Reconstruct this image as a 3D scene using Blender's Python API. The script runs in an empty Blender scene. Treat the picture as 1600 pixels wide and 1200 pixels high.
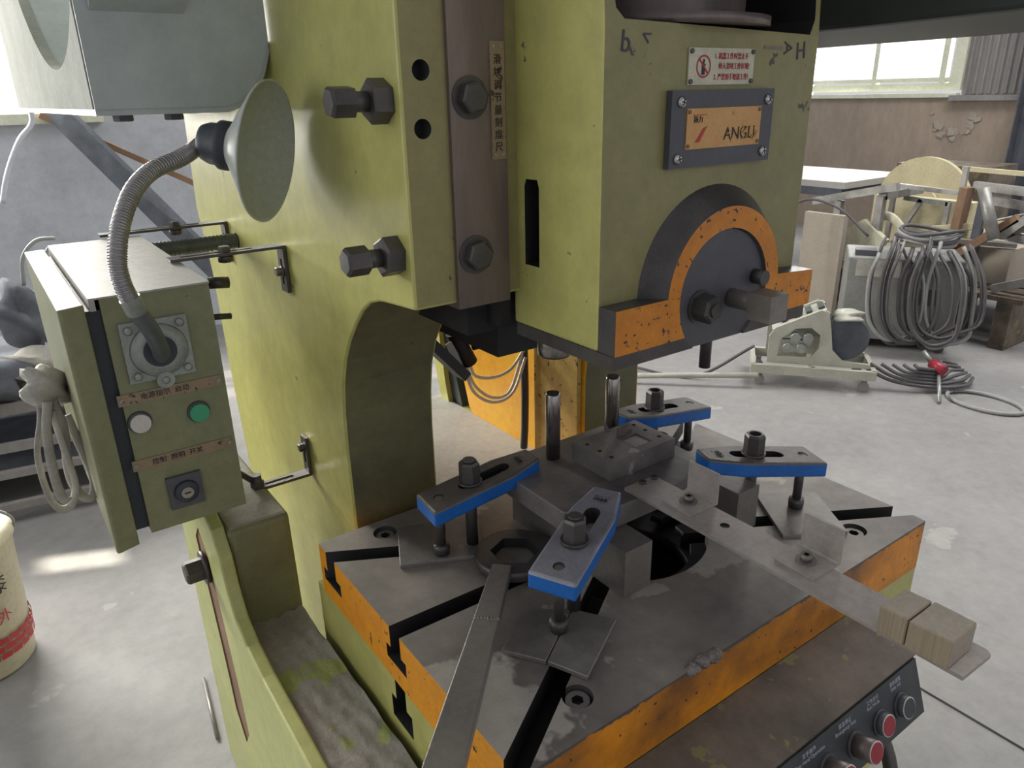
import bpy, bmesh, math, random
from mathutils import Vector, Matrix
random.seed(7)
PI = math.pi
SC = bpy.context.scene
COL = SC.collection

# ------------------------------------------------------------------ camera
RC = ((0.8126414, -0.58240379, -0.02048884),
      (-0.22729788, -0.28438839, -0.93137475),
      (0.53660939, 0.76153074, -0.36348492))
cam = bpy.data.cameras.new('camera')
cam.sensor_width = 36.0
cam.lens = 1160.685 / 1600 * 36
cam.clip_start = 0.02
co = bpy.data.objects.new('camera', cam)
COL.objects.link(co)
rx, dn, fw = Vector(RC[0]), Vector(RC[1]), Vector(RC[2])
m = Matrix((rx, -dn, -fw)).transposed().to_4x4()
m.translation = Vector((0, 0, 1.55))
co.matrix_world = m
SC.camera = co

# ------------------------------------------------------------------ world, lights, exposure
SC.view_settings.view_transform = 'Standard'
SC.view_settings.look = 'None'
SC.view_settings.gamma = 1.0
SC.view_settings.use_curve_mapping = False
SC.view_settings.exposure = 0.38
W = bpy.data.worlds.new('world'); SC.world = W
W.use_nodes = True
bg = W.node_tree.nodes['Background']
bg.inputs[0].default_value = (0.95, 0.96, 1.0, 1)
bg.inputs[1].default_value = 0.50

def area(name, loc, target, sx, sy, power, color=(1, 1, 1)):
    l = bpy.data.lights.new(name, 'AREA'); l.shape = 'RECTANGLE'
    l.size = sx; l.size_y = sy; l.energy = power; l.color = color
    o = bpy.data.objects.new(name, l); COL.objects.link(o)
    o.location = loc
    o.rotation_euler = (Vector(target) - Vector(loc)).to_track_quat('-Z', 'Y').to_euler()
    return o
# daylight through the back (left) and right wall windows, plus two added fill lamps
area('daylight_back_window', (-0.75, 6.05, 2.5), (-0.5, 0, 1.5), 2.6, 2.2, 2300, (1.0, 0.97, 0.90))
area('fill_left_wall', (-4.2, 2.6, 2.3), (0.5, 1.3, 1.0), 3.0, 2.4, 34, (0.95, 0.98, 1.0))  # added fill lamp; the left wall has no door opening
area('daylight_right_window', (8.75, 4.8, 2.3), (3.2, 2.0, 0.6), 2.6, 1.8, 520, (1.0, 0.98, 0.95))
area('fill_right_floor', (4.6, 1.2, 5.1), (3.6, 1.2, 0), 4.0, 4.0, 330, (1.0, 0.99, 0.97))  # added overhead fill for the right floor; the ceiling has no opening

sl = bpy.data.lights.new('sun', 'SUN'); sl.energy = 15.0; sl.angle = 0.009; sl.color = (1.0, 0.93, 0.78)
so = bpy.data.objects.new('sun', sl); COL.objects.link(so)
so.rotation_euler = Vector((-1.0, 0.45, 0.685)).to_track_quat('Z', 'Y').to_euler()

# ------------------------------------------------------------------ helpers
def c(r, g, b):
    f = lambda v: ((v / 255 + 0.055) / 1.055) ** 2.4 if v > 10 else v / 255 / 12.92
    return (f(r), f(g), f(b), 1)

def mat(name, col, rough=0.5, metal=0.0, wear=None, wear_t=0.68, wear_s=30, dirt=0.25, dirt_s=5,
        dirt_col=None, bump=0.0, bump_s=60, streak=None, emit=None, stretch=(1, 1, 1), rough2=None, edge=None):
    """procedural surface: base colour, broad dirt, small worn spots, fine relief"""
    M = bpy.data.materials.new(name); M.use_nodes = True
    nt = M.node_tree; N = nt.nodes; L = nt.links
    b = N['Principled BSDF']
    b.inputs['Roughness'].default_value = rough
    b.inputs['Metallic'].default_value = metal
    tc = N.new('ShaderNodeTexCoord')
    mp = N.new('ShaderNodeMapping'); mp.inputs['Scale'].default_value = stretch
    L.new(tc.outputs['Object'], mp.inputs[0])
    V = mp.outputs[0]
    def noise(s, d=4, r=0.55):
        n = N.new('ShaderNodeTexNoise'); n.inputs['Scale'].default_value = s
        n.inputs['Detail'].default_value = d; n.inputs['Roughness'].default_value = r
        L.new(V, n.inputs['Vector']); return n.outputs['Fac']
    def ramp(x, a, bb):
        r = N.new('ShaderNodeMapRange'); r.inputs[1].default_value = a; r.inputs[2].default_value = bb
        L.new(x, r.inputs[0]); return r.outputs[0]
    def mix(f, A, B):
        x = N.new('ShaderNodeMix'); x.data_type = 'RGBA'
        if isinstance(f, float): x.inputs[0].default_value = f
        else: L.new(f, x.inputs[0])
        for i, v in ((6, A), (7, B)):
            if isinstance(v, tuple): x.inputs[i].default_value = v
            else: L.new(v, x.inputs[i])
        return x.outputs[2]
    cur = col
    if dirt:
        dc = dirt_col or tuple(v * 0.45 for v in col[:3]) + (1,)
        mu = N.new('ShaderNodeMath'); mu.operation = 'MULTIPLY'; mu.inputs[1].default_value = dirt * 2
        mu.use_clamp = True
        L.new(ramp(noise(dirt_s, 6), 0.38, 0.75), mu.inputs[0])
        cur = mix(mu.outputs[0], cur, dc)
    if wear:
        cur = mix(ramp(noise(wear_s, 5, 0.6), wear_t, wear_t + 0.02), cur, wear)
    if dirt:
        mr = N.new('ShaderNodeMapRange'); mr.inputs[1].default_value = 0.3; mr.inputs[2].default_value = 0.7; mr.inputs[3].default_value = 0.84; mr.inputs[4].default_value = 1.12
        L.new(noise(dirt_s * 9, 8, 0.75), mr.inputs[0])
        hs = N.new('ShaderNodeHueSaturation'); L.new(mr.outputs[0], hs.inputs['Value'])
        if isinstance(cur, tuple): hs.inputs['Color'].default_value = cur
        else: L.new(cur, hs.inputs['Color'])
        cur = hs.outputs[0]
    if edge:   # paint rubbed off towards a bare upper edge at height edge[0]
        sx = N.new('ShaderNodeSeparateXYZ'); L.new(tc.outputs['Object'], sx.inputs[0])
        ad = N.new('ShaderNodeMath'); ad.operation = 'MULTIPLY_ADD'; ad.inputs[1].default_value = edge[1]
        L.new(noise(28, 5, 0.7), ad.inputs[0]); L.new(sx.outputs['Z'], ad.inputs[2])
        cur = mix(ramp(ad.outputs[0], edge[0], edge[0] + 0.0015), cur, edge[2])
    if isinstance(cur, tuple): b.inputs['Base Color'].default_value = cur
    else: L.new(cur, b.inputs['Base Color'])
    if rough2 is not None:
        r = N.new('ShaderNodeMapRange'); r.inputs[1].default_value = 0.35; r.inputs[2].default_value = 0.7
        r.inputs[3].default_value = rough; r.inputs[4].default_value = rough2
        L.new(noise(dirt_s * 1.7, 5), r.inputs[0]); L.new(r.outputs[0], b.inputs['Roughness'])
    if bump:
        bp = N.new('ShaderNodeBump'); bp.inputs['Strength'].default_value = bump
        bp.inputs['Distance'].default_value = 0.004
        L.new(noise(bump_s, 6, 0.6), bp.inputs['Height']); L.new(bp.outputs[0], b.inputs['Normal'])
    if emit:
        b.inputs['Emission Color'].default_value = emit[0]; b.inputs['Emission Strength'].default_value = emit[1]
    return M

DARKS = c(52, 50, 52)
M = {}
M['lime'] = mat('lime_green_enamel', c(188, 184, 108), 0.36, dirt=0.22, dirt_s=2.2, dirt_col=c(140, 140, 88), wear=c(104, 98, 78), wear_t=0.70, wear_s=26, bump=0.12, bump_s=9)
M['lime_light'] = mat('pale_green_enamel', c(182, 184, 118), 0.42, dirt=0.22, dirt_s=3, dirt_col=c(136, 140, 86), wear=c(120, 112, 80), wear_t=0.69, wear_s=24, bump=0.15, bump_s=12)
M['lime_front'] = mat('shaded_lime_enamel', c(146, 139, 92), 0.4, dirt=0.3, dirt_s=4, dirt_col=c(122, 116, 80), wear=c(74, 66, 58), wear_t=0.675, wear_s=26, bump=0.1, bump_s=14)  # lime enamel with the shade of front faces put into its base colour
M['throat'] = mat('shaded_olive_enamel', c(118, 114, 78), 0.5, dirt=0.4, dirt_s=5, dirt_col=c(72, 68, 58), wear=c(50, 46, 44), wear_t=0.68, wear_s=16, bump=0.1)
M['orange'] = mat('orange_yellow_enamel', c(240, 160, 24), 0.42, dirt=0.26, dirt_s=6, dirt_col=c(196, 112, 20), wear=c(44, 38, 34), wear_t=0.65, wear_s=60, bump=0.12, bump_s=30)
M['orange_deep'] = mat('deep_orange_enamel', c(222, 138, 30), 0.42, dirt=0.4, dirt_s=7, dirt_col=c(150, 88, 34), wear=c(46, 44, 46), wear_t=0.625, wear_s=95, bump=0.15, bump_s=30)
M['orange_front'] = mat('sooty_orange_enamel', c(226, 142, 26), 0.45, dirt=0.62, dirt_s=5.3, dirt_col=c(84, 58, 44), wear=c(40, 38, 40), wear_t=0.64, wear_s=70, bump=0.15, bump_s=30, edge=(0.806, 0.024, c(84, 80, 78)))  # soot and rubbed edge; base colour also deepened for the unlit front
M['yellow'] = mat('yellow_enamel', c(232, 176, 36), 0.4, dirt=0.35, dirt_s=5, dirt_col=c(218, 136, 22), wear=c(150, 100, 30), wear_t=0.72, wear_s=60)
M['tan'] = mat('speckled_ochre_enamel', c(200, 168, 88), 0.5, dirt=0.3, dirt_s=18, dirt_col=c(150, 110, 60), wear=c(70, 60, 44), wear_t=0.63, wear_s=70, bump=0.3, bump_s=80)
M['steel'] = mat('oiled_dark_steel', c(140, 134, 130), 0.45, 0.4, dirt=0.45, dirt_s=6, dirt_col=c(82, 78, 78), wear=c(156, 152, 146), wear_t=0.70, wear_s=14, bump=0.05, bump_s=200, rough2=0.6)
M['bolster'] = mat('bolster_steel', c(158, 149, 140), 0.46, 0.4, dirt=0.5, dirt_s=4.2, dirt_col=c(104, 98, 96), wear=c(184, 177, 167), wear_t=0.565, wear_s=3.6, bump=0.06, bump_s=160, rough2=0.6)
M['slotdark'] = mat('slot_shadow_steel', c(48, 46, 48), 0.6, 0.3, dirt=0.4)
M['black'] = mat('black_oxide_steel', c(92, 88, 86), 0.42, 0.5, dirt=0.3, dirt_s=20, dirt_col=c(58, 55, 56), bump=0.06, bump_s=120)
M['plate'] = mat('grey_steel_sheet', c(144, 138, 132), 0.42, 0.5, dirt=0.35, dirt_s=9, dirt_col=c(108, 102, 98), bump=0.06, bump_s=150)
M['barsteel'] = mat('bare_flat_bar_steel', c(186, 177, 170), 0.4, 0.4, dirt=0.3, dirt_s=10, dirt_col=c(146, 136, 130), bump=0.05, bump_s=180)
M['shiny'] = mat('ground_bright_steel', c(176, 170, 164), 0.22, 0.9, dirt=0.4, dirt_s=12, dirt_col=c(84, 76, 70))
M['gib'] = mat('scraped_guide_steel', c(134, 120, 114), 0.4, 0.5, dirt=0.5, dirt_s=5, dirt_col=c(84, 76, 78), bump=0.1, bump_s=70, stretch=(1, 1, 0.25))
M['blue'] = mat('blue_enamel', c(28, 104, 186), 0.4, dirt=0.3, dirt_s=16, dirt_col=c(24, 74, 140), wear=c(120, 118, 122), wear_t=0.7, wear_s=50, bump=0.2, bump_s=90)
M['strap'] = mat('worn_grey_strap', c(150, 150, 160), 0.42, 0.4, dirt=0.3, dirt_s=14, dirt_col=c(92, 86, 84), wear=c(150, 152, 168), wear_t=0.66, wear_s=20, bump=0.3, bump_s=120)
M['strap_dark'] = mat('sooty_strap', c(104, 98, 92), 0.5, 0.3, dirt=0.3, dirt_s=14, bump=0.3, bump_s=120)
M['cab'] = mat('cabinet_grey_green', c(132, 133, 100), 0.4, dirt=0.25, dirt_s=5, dirt_col=c(114, 114, 84), wear=c(76, 72, 60), wear_t=0.70, wear_s=34)
M['cabtop'] = mat('dusty_cabinet_top', c(172, 170, 164), 0.55, dirt=0.2, dirt_s=8, dirt_col=c(150, 146, 140), bump=0.15)
M['alu'] = mat('cast_aluminium', c(158, 162, 156), 0.4, 0.45, dirt=0.25, dirt_s=20, bump=0.2, bump_s=60)
M['conduit'] = mat('zinc_gooseneck', c(156, 152, 152), 0.32, 0.75, dirt=0.2, dirt_s=30)
M['tube'] = mat('dull_grey_tube', c(100, 104, 108), 0.4, 0.3, dirt=0.2)
M['bakelite'] = mat('dark_bakelite', c(56, 60, 68), 0.5, dirt=0.2)
M['shade'] = mat('lamp_shade_enamel', c(186, 190, 182), 0.4, dirt=0.15, dirt_s=10, dirt_col=c(160, 168, 164))  # enamel colour lifted paler to carry the haze
M['copper'] = mat('worn_brass_strip', c(158, 136, 110), 0.45, 0.3, dirt=0.4, dirt_s=18, dirt_col=c(128, 118, 96), wear=c(66, 58, 48), wear_t=0.62, wear_s=70)
M['nameplate'] = mat('tarnished_orange_brass', c(206, 158, 98), 0.4, 0.15, dirt=0.3, dirt_s=30, dirt_col=c(188, 138, 72), wear=c(160, 120, 80), wear_t=0.7, wear_s=60)
M['cream'] = mat('cream_plate', c(206, 202, 178), 0.4, dirt=0.2, dirt_s=30)
M['slate'] = mat('slate_plastic', c(84, 84, 90), 0.5, dirt=0.15)
M['redprint'] = mat('red_print', c(176, 54, 58), 0.5, dirt=0)
M['blackprint'] = mat('black_print', c(34, 34, 38), 0.5, dirt=0)
M['whiteprint'] = mat('faded_white_print', c(168, 170, 184), 0.5, dirt=0)
M['marker'] = mat('marker_ink', c(66, 62, 76), 0.5, dirt=0)
M['green'] = mat('green_lens', c(64, 156, 112), 0.4, dirt=0)
M['white'] = mat('white_button', c(202, 198, 190), 0.45, dirt=0.1)
M['red'] = mat('red_button', c(158, 42, 56), 0.4, dirt=0.1)
M['panelblack'] = mat('charcoal_panel', c(66, 70, 72), 0.5, dirt=0.3, dirt_s=20, dirt_col=c(44, 44, 44))
M['grime'] = mat('oily_sheet_top', c(112, 98, 84), 0.6, 0.1, dirt=0.5, dirt_s=9, dirt_col=c(60, 54, 50), wear=c(120, 114, 74), wear_t=0.60, wear_s=16, bump=0.2)
M['rough'] = mat('dusty_rough_casting', c(158, 152, 144), 0.8, dirt=0.35, dirt_s=14, dirt_col=c(112, 108, 98), wear=c(150, 158, 96), wear_t=0.60, wear_s=7, bump=1.0, bump_s=42)
M['rust'] = mat('rusty_paint', c(142, 112, 88), 0.7, dirt=0.4, dirt_s=10, dirt_col=c(104, 78, 60))
M['floor'] = mat('trowelled_concrete', c(140, 138, 136), 0.62, dirt=0.3, dirt_s=1.6, dirt_col=c(116, 114, 113), wear=c(150, 148, 144), wear_t=0.66, wear_s=3.2, bump=0.2, bump_s=14, rough2=0.75)
M['crack'] = mat('floor_joint', c(70, 72, 70), 0.8)
M['wallbrown'] = mat('stained_render', c(164, 148, 132), 0.8, dirt=0.35, dirt_s=1.4, dirt_col=c(136, 122, 112), stretch=(1, 1, 0.4), wear=c(176, 156, 130), wear_t=0.62, wear_s=1.5)
M['wallgrey'] = mat('grey_render', c(186, 190, 196), 0.85, dirt=0.25, dirt_s=1.2, dirt_col=c(150, 150, 154))  # grey lifted a little, haze put into the wall colour
M['cladding'] = mat('grey_cladding', c(140, 136, 134), 0.6, dirt=0.25, dirt_s=3, stretch=(1, 1, 0.3))
M['frame_white'] = mat('window_frame_white', c(216, 218, 196), 0.5, dirt=0.15)
M['glass'] = mat('glowing_window_glass', c(240, 245, 250), 0.1, dirt=0)
g_ = M['glass']; nt_ = g_.node_tree; nt_.nodes.clear()
_o = nt_.nodes.new('ShaderNodeOutputMaterial'); _m = nt_.nodes.new('ShaderNodeMixShader'); _t = nt_.nodes.new('ShaderNodeBsdfTransparent'); _g = nt_.nodes.new('ShaderNodeBsdfGlossy')
_m.inputs[0].default_value = 0.5; nt_.nodes.remove(_g); _g = nt_.nodes.new('ShaderNodeEmission'); _g.inputs[0].default_value = (0.93, 0.97, 1, 1); _g.inputs[1].default_value = 1.9  # panes emit: outdoor brightness is put into the glass itself
nt_.links.new(_t.outputs[0], _m.inputs[1]); nt_.links.new(_g.outputs[0], _m.inputs[2]); nt_.links.new(_m.outputs[0], _o.inputs[0])
M['greysteelpaint'] = mat('pale_grey_housing', c(176, 174, 160), 0.5, dirt=0.2, dirt_s=12)
M['welder'] = mat('grey_welder_housing', c(138, 138, 134), 0.5, dirt=0.25, dirt_s=6)
M['cable'] = mat('grey_rubber_cable', c(84, 80, 82), 0.5, dirt=0.2, dirt_s=10)
M['cablelight'] = mat('pale_rubber_cable', c(146, 146, 144), 0.5, dirt=0.2, dirt_s=10)
M['scrap'] = mat('galvanised_scrap', c(158, 156, 152), 0.45, 0.4, dirt=0.4, dirt_s=9, dirt_col=c(96, 90, 86))
M['paleyellow'] = mat('pale_cardboard', c(206, 196, 160), 0.7, dirt=0.3, dirt_s=6, dirt_col=c(170, 158, 130))
M['headdark'] = mat('dark_green_casting', c(68, 75, 70), 0.45, dirt=0.35, dirt_s=3, dirt_col=c(56, 60, 62))
M['boxhaze'] = mat('haze_paled_casting', c(176, 184, 184), 0.4, dirt=0.15, dirt_s=1.5, dirt_col=c(160, 168, 170))  # haze painted in: casting colour kept pale and bluish
M['boxpale'] = mat('sunlit_grey_casting', c(164, 166, 158), 0.95, dirt=0.25, dirt_s=5, dirt_col=c(126, 128, 120), bump=0.15, bump_s=20)
M['boxpale'].node_tree.nodes['Principled BSDF'].inputs['Specular IOR Level'].default_value = 0.05
M['fabric'] = mat('dirty_white_cloth', c(176, 172, 162), 0.9, dirt=0.4, dirt_s=14, dirt_col=c(128, 124, 120), bump=0.6, bump_s=40)
M['fabricdark'] = mat('slate_cloth', c(92, 96, 104), 0.9, dirt=0.4, dirt_s=10, bump=0.4, bump_s=30)
M['foam'] = mat('layered_beige_board', c(168, 152, 128), 0.8, dirt=0.4, dirt_s=12, dirt_col=c(140, 126, 106), stretch=(1, 30, 1), bump=0.3)
M['foamtop'] = mat('beige_board_face', c(166, 156, 142), 0.75, dirt=0.3, dirt_s=14, dirt_col=c(154, 144, 130))
M['bucket'] = mat('bucket_plastic', c(212, 202, 176), 0.5, dirt=0.2, dirt_s=8)
M['weld'] = mat('weld_metal', c(138, 130, 124), 0.5, 0.5, dirt=0.4, dirt_s=60, bump=0.8, bump_s=100)
M['wirewhite'] = mat('white_wire', c(226, 222, 206), 0.4, dirt=0.1)
M['brass'] = mat('chrome_screw', c(196, 192, 192), 0.25, 0.9, dirt=0.2)
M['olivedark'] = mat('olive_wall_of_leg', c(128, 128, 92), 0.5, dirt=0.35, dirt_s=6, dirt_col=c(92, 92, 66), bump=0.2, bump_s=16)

def newbm(): return bmesh.new()
def box(bm, x0, x1, y0, y1, z0, z1, mi=0):
    v = [bm.verts.new(p) for p in ((x0, y0, z0), (x1, y0, z0), (x1, y1, z0), (x0, y1, z0), (x0, y0, z1), (x1, y0, z1), (x1, y1, z1), (x0, y1, z1))]
    fs = []
    for q in ((3, 2, 1, 0), (4, 5, 6, 7), (0, 1, 5, 4), (1, 2, 6, 5), (2, 3, 7, 6), (3, 0, 4, 7)):
        f = bm.faces.new([v[i] for i in q]); f.material_index = mi; fs.append(f)
    return fs
def prism(bm, poly, axis, a, b, mi=0):
    """poly of 2-D points extruded along axis between a and b ('x': poly is y,z; 'y': x,z; 'z': x,y)"""
    def P(p, t):
        return {'x': (t, p[0], p[1]), 'y': (p[0], t, p[1]), 'z': (p[0], p[1], t)}[axis]
    A = [bm.verts.new(P(p, a)) for p in poly]; B = [bm.verts.new(P(p, b)) for p in poly]
    n = len(poly); fs = [bm.faces.new(A), bm.faces.new(B[::-1])]
    for i in range(n):
        fs.append(bm.faces.new((A[i], B[i], B[(i + 1) % n], A[(i + 1) % n])))
    for f in fs: f.material_index = mi
    bmesh.ops.recalc_face_normals(bm, faces=fs)
    return fs
def frame_of(d):
    d = Vector(d).normalized()
    u = d.cross(Vector((0, 0, 1)))
    if u.length < 1e-4: u = Vector((1, 0, 0))
    u.normalize(); return d, u, d.cross(u)
def cyl(bm, p0, p1, r0, r1=None, n=24, mi=0, rot=0.0, smooth=True):
    r1 = r0 if r1 is None else r1
    p0, p1 = Vector(p0), Vector(p1); d, u, w = frame_of(p1 - p0)
    A = []; B = []
    for i in range(n):
        a = 2 * PI * i / n + rot; k = u * math.cos(a) + w * math.sin(a)
        A.append(bm.verts.new(p0 + k * r0)); B.append(bm.verts.new(p1 + k * r1))
    fs = [bm.faces.new(A), bm.faces.new(B[::-1])]
    for i in range(n):
        f = bm.faces.new((A[i], B[i], B[(i + 1) % n], A[(i + 1) % n])); f.smooth = smooth and n > 8; fs.append(f)
    for f in fs: f.material_index = mi
    bmesh.ops.recalc_face_normals(bm, faces=fs)
    return fs
def lathe(bm, p0, p1, prof, n=32, mi=0):
    """prof: (t along p0->p1 in metres, radius); open ends are capped"""
    p0 = Vector(p0); d, u, w = frame_of(Vector(p1) - p0); rings = []
    for t, r in prof:
        rings.append([bm.verts.new(p0 + d * t + (u * math.cos(2 * PI * i / n) + w * math.sin(2 * PI * i / n)) * max(r, 1e-4)) for i in range(n)])
    fs = []
    for a, b in zip(rings, rings[1:]):
        for i in range(n):
            f = bm.faces.new((a[i], b[i], b[(i + 1) % n], a[(i + 1) % n])); f.smooth = True; fs.append(f)
    fs.append(bm.faces.new(rings[0])); fs.append(bm.faces.new(rings[-1][::-1]))
    for f in fs: f.material_index = mi
    bmesh.ops.recalc_face_normals(bm, faces=fs)
def smooth_path(pts, k=6):
    P = [Vector(p) for p in pts]; P = [P[0] * 2 - P[1]] + P + [P[-1] * 2 - P[-2]]; out = []
    for i in range(1, len(P) - 2):
        a, b, cc, d = P[i - 1:i + 3]
        for j in range(k):
            t = j / k
            out.append(0.5 * ((2 * b) + (cc - a) * t + (2 * a - 5 * b + 4 * cc - d) * t * t + (3 * b - 3 * cc + d - a) * t ** 3))
    out.append(P[-2]); return out
def tube(bm, pts, r, n=10, k=6, mi=0, rf=None, flat=1.0):
    path = smooth_path(pts, k) if k > 1 else [Vector(p) for p in pts]
    prev = None; rings = []; N_ = len(path)
    for i, p in enumerate(path):
        d = (path[min(i + 1, N_ - 1)] - path[max(i - 1, 0)]).normalized()
        if prev is None: _, u, w = frame_of(d)
        else:
            u = (prev - d * prev.dot(d)).normalized(); w = d.cross(u)
        prev = u
        rr = r if rf is None else r * rf(i / (N_ - 1))
        rings.append([bm.verts.new(p + (u * math.cos(2 * PI * j / n) * flat + w * math.sin(2 * PI * j / n)) * rr) for j in range(n)])
    fs = []
    for a, b in zip(rings, rings[1:]):
        for j in range(n):
            f = bm.faces.new((a[j], b[j], b[(j + 1) % n], a[(j + 1) % n])); f.smooth = True; fs.append(f)
    fs.append(bm.faces.new(rings[0])); fs.append(bm.faces.new(rings[-1][::-1]))
    for f in fs: f.material_index = mi
    bmesh.ops.recalc_face_normals(bm, faces=fs)
def bar(bm, p0, p1, w, h, mi=0):
    """square section bar between two points"""
    p0, p1 = Vector(p0), Vector(p1); d, u, v = frame_of(p1 - p0)
    A = [bm.verts.new(p0 + u * sx * w / 2 + v * sy * h / 2) for sx, sy in ((-1, -1), (1, -1), (1, 1), (-1, 1))]
    B = [bm.verts.new(p1 + u * sx * w / 2 + v * sy * h / 2) for sx, sy in ((-1, -1), (1, -1), (1, 1), (-1, 1))]
    fs = [bm.faces.new(A), bm.faces.new(B[::-1])] + [bm.faces.new((A[i], B[i], B[(i + 1) % 4], A[(i + 1) % 4])) for i in range(4)]
    for f in fs: f.material_index = mi
    bmesh.ops.recalc_face_normals(bm, faces=fs)
def bevel(bm, w, seg=2, ang=0.6):
    es = [e for e in bm.edges if len(e.link_faces) == 2 and e.calc_face_angle(0) > ang]
    bmesh.ops.bevel(bm, geom=es, offset=w, segments=seg, affect='EDGES', profile=0.5, clamp_overlap=True)
def finish(bm, name, mats):
    me = bpy.data.meshes.new(name)
    bm.normal_update(); bm.to_mesh(me); bm.free()
    for x in (mats if isinstance(mats, (list, tuple)) else [mats]): me.materials.append(M[x])
    return me
def cut(bm, cutters, name, mats):
    """subtract each cutter bmesh from bm, giving a mesh with recessed slots and holes"""
    me = finish(bm, name, mats)
    o = bpy.data.objects.new('tmp', me); COL.objects.link(o); tmp = []
    for cb in cutters:
        cm = finish(cb, 'cut', mats); k = bpy.data.objects.new('tmpc', cm); COL.objects.link(k); tmp.append(k)
        md = o.modifiers.new('b', 'BOOLEAN'); md.operation = 'DIFFERENCE'; md.object = k; md.solver = 'EXACT'
    dg = bpy.context.evaluated_depsgraph_get()
    r = bpy.data.meshes.new_from_object(o.evaluated_get(dg)); r.name = name
    for k in tmp: bpy.data.objects.remove(k)
    bpy.data.objects.remove(o)
    return r
def thing(name, label, cat, loc=(0, 0, 0), rz=0.0, group=None):
    o = bpy.data.objects.new(name, None); COL.objects.link(o); o.empty_display_size = 0.05
    o.location = loc; o.rotation_euler = (0, 0, rz); o['label'] = label; o['category'] = cat
    if group: o['group'] = group
    return o
def part(name, src, mats, parent, local=False, label=None):
    me = src if isinstance(src, bpy.types.Mesh) else finish(src, name, mats)
    o = bpy.data.objects.new(name, me); COL.objects.link(o)
    if parent is not None:
        o.parent = parent
        if parent.type == 'EMPTY' and not local: o.location = -parent.location
    if label: o['label'] = label
    return o
def single(name, src, mats, label, cat, group=None):
    o = part(name, src, mats, None); o['label'] = label; o['category'] = cat
    if group: o['group'] = group
    return o
def struct(name, src, mats):
    o = part(name, src, mats, None); o['kind'] = 'structure'; return o
def text(name, body, size, mt, loc, parent, rot=(PI / 2, 0, 0), ext=0.0004, align='CENTER', sx=1.0, label=None):
    cu = bpy.data.curves.new(name, 'FONT'); cu.body = body; cu.size = size; cu.extrude = ext
    cu.align_x = align; cu.align_y = 'CENTER'
    t = bpy.data.objects.new('tmp', cu); COL.objects.link(t)
    dg = bpy.context.evaluated_depsgraph_get()
    me = bpy.data.meshes.new_from_object(t.evaluated_get(dg))
    bpy.data.objects.remove(t)
    mm = Matrix.Translation(loc) @ Matrix.Rotation(rot[2], 4, 'Z') @ Matrix.Rotation(rot[1], 4, 'Y') @ Matrix.Rotation(rot[0], 4, 'X') @ Matrix.Diagonal((sx, 1, 1, 1))
    me.transform(mm); me.materials.clear(); me.materials.append(M[mt])
    return part(name, me, mt, parent, label=label)
def copy_tree(o, parent=None):
    k = o.copy(); COL.objects.link(k); k.parent = parent
    for ch in list(o.children): copy_tree(ch, k)
    return k
def hexhead(bm, p, d, af, h, mi=0, rot=0.0):
    """hexagon head with a chamfered end; af across flats"""
    R_ = af / math.sqrt(3); p = Vector(p); d, u, w = frame_of(d)
    rings = [[bm.verts.new(p + d * t + (u * math.cos(2 * PI * i / 6 + rot) + w * math.sin(2 * PI * i / 6 + rot)) * r) for i in range(6)] for t, r in ((0, R_), (h * 0.88, R_), (h, R_ * 0.84))]
    fs = [bm.faces.new(rings[0]), bm.faces.new(rings[-1][::-1])]
    for a, b in zip(rings, rings[1:]):
        for i in range(6): fs.append(bm.faces.new((a[i], b[i], b[(i + 1) % 6], a[(i + 1) % 6])))
    for f in fs: f.material_index = mi
    bmesh.ops.recalc_face_normals(bm, faces=fs)

# ================================================================== SETTING
bm = newbm(); box(bm, -6, 14, -5, 6.0, -0.1, 0); struct('floor', bm, 'floor')
bm = newbm(); tube(bm, [(1.83, 0.95, 0.0), (1.822, 0.66, 0.0), (1.824, 0.4, 0.0), (1.83, -1.5, 0.0)], 0.006, 6, 4, flat=0.3); struct('trim_1', bm, 'crack')
bm = newbm(); box(bm, -4.7, 9.2, -5, 6.3, 5.2, 5.4); struct('ceiling', bm, 'wallgrey')
# left wall with added gaps, cut only to place sun strips on the floor
bm = newbm(); box(bm, -4.7, -4.5, -5, 6.3, 0, 5.2)
gaps = []
for fx, fy, ly, lz in ((0.03, 2.79, 0.20, 0.30), (0.25, 2.345, 0.10, 0.12), (-0.14, 2.62, 0.05, 0.30)):
    t = fx + 4.6; yy = fy + 0.45 * t; zz = 0.685 * t
    k = newbm(); box(k, -4.9, -4.3, yy - ly / 2, yy + ly / 2, zz - lz / 2, zz + lz / 2); gaps.append(k)
struct('wall_left', cut(bm, gaps, 'wall_left', ['wallgrey']), None)
# back wall with a window opening at the left
bm = newbm()
box(bm, -4.5, 8.4, 5.6, 5.8, 0, 1.47); box(bm, -4.5, -2.9, 5.6, 5.8, 1.47, 5.2); box(bm, 0.80, 8.4, 5.6, 5.8, 1.47, 5.2); box(bm, -2.9, 0.80, 5.6, 5.8, 3.45, 5.2)
struct('wall_back', bm, 'wallgrey')
bm = newbm(); box(bm, -2.9, 0.80, 5.52, 5.62, 1.44, 1.50); bevel(bm, 0.008); struct('trim_2', bm, 'frame_white')
wf = newbm()
for x in (-2.88, -1.97, -1.05, -0.12, 0.76): box(wf, x - 0.03, x + 0.03, 5.66, 5.72, 1.5, 3.45)
for z in (1.53, 2.2, 3.42): box(wf, -2.9, 0.80, 5.67, 5.71, z - 0.025, z + 0.025)
w1 = struct('window_1', wf, 'frame_white')
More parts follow.
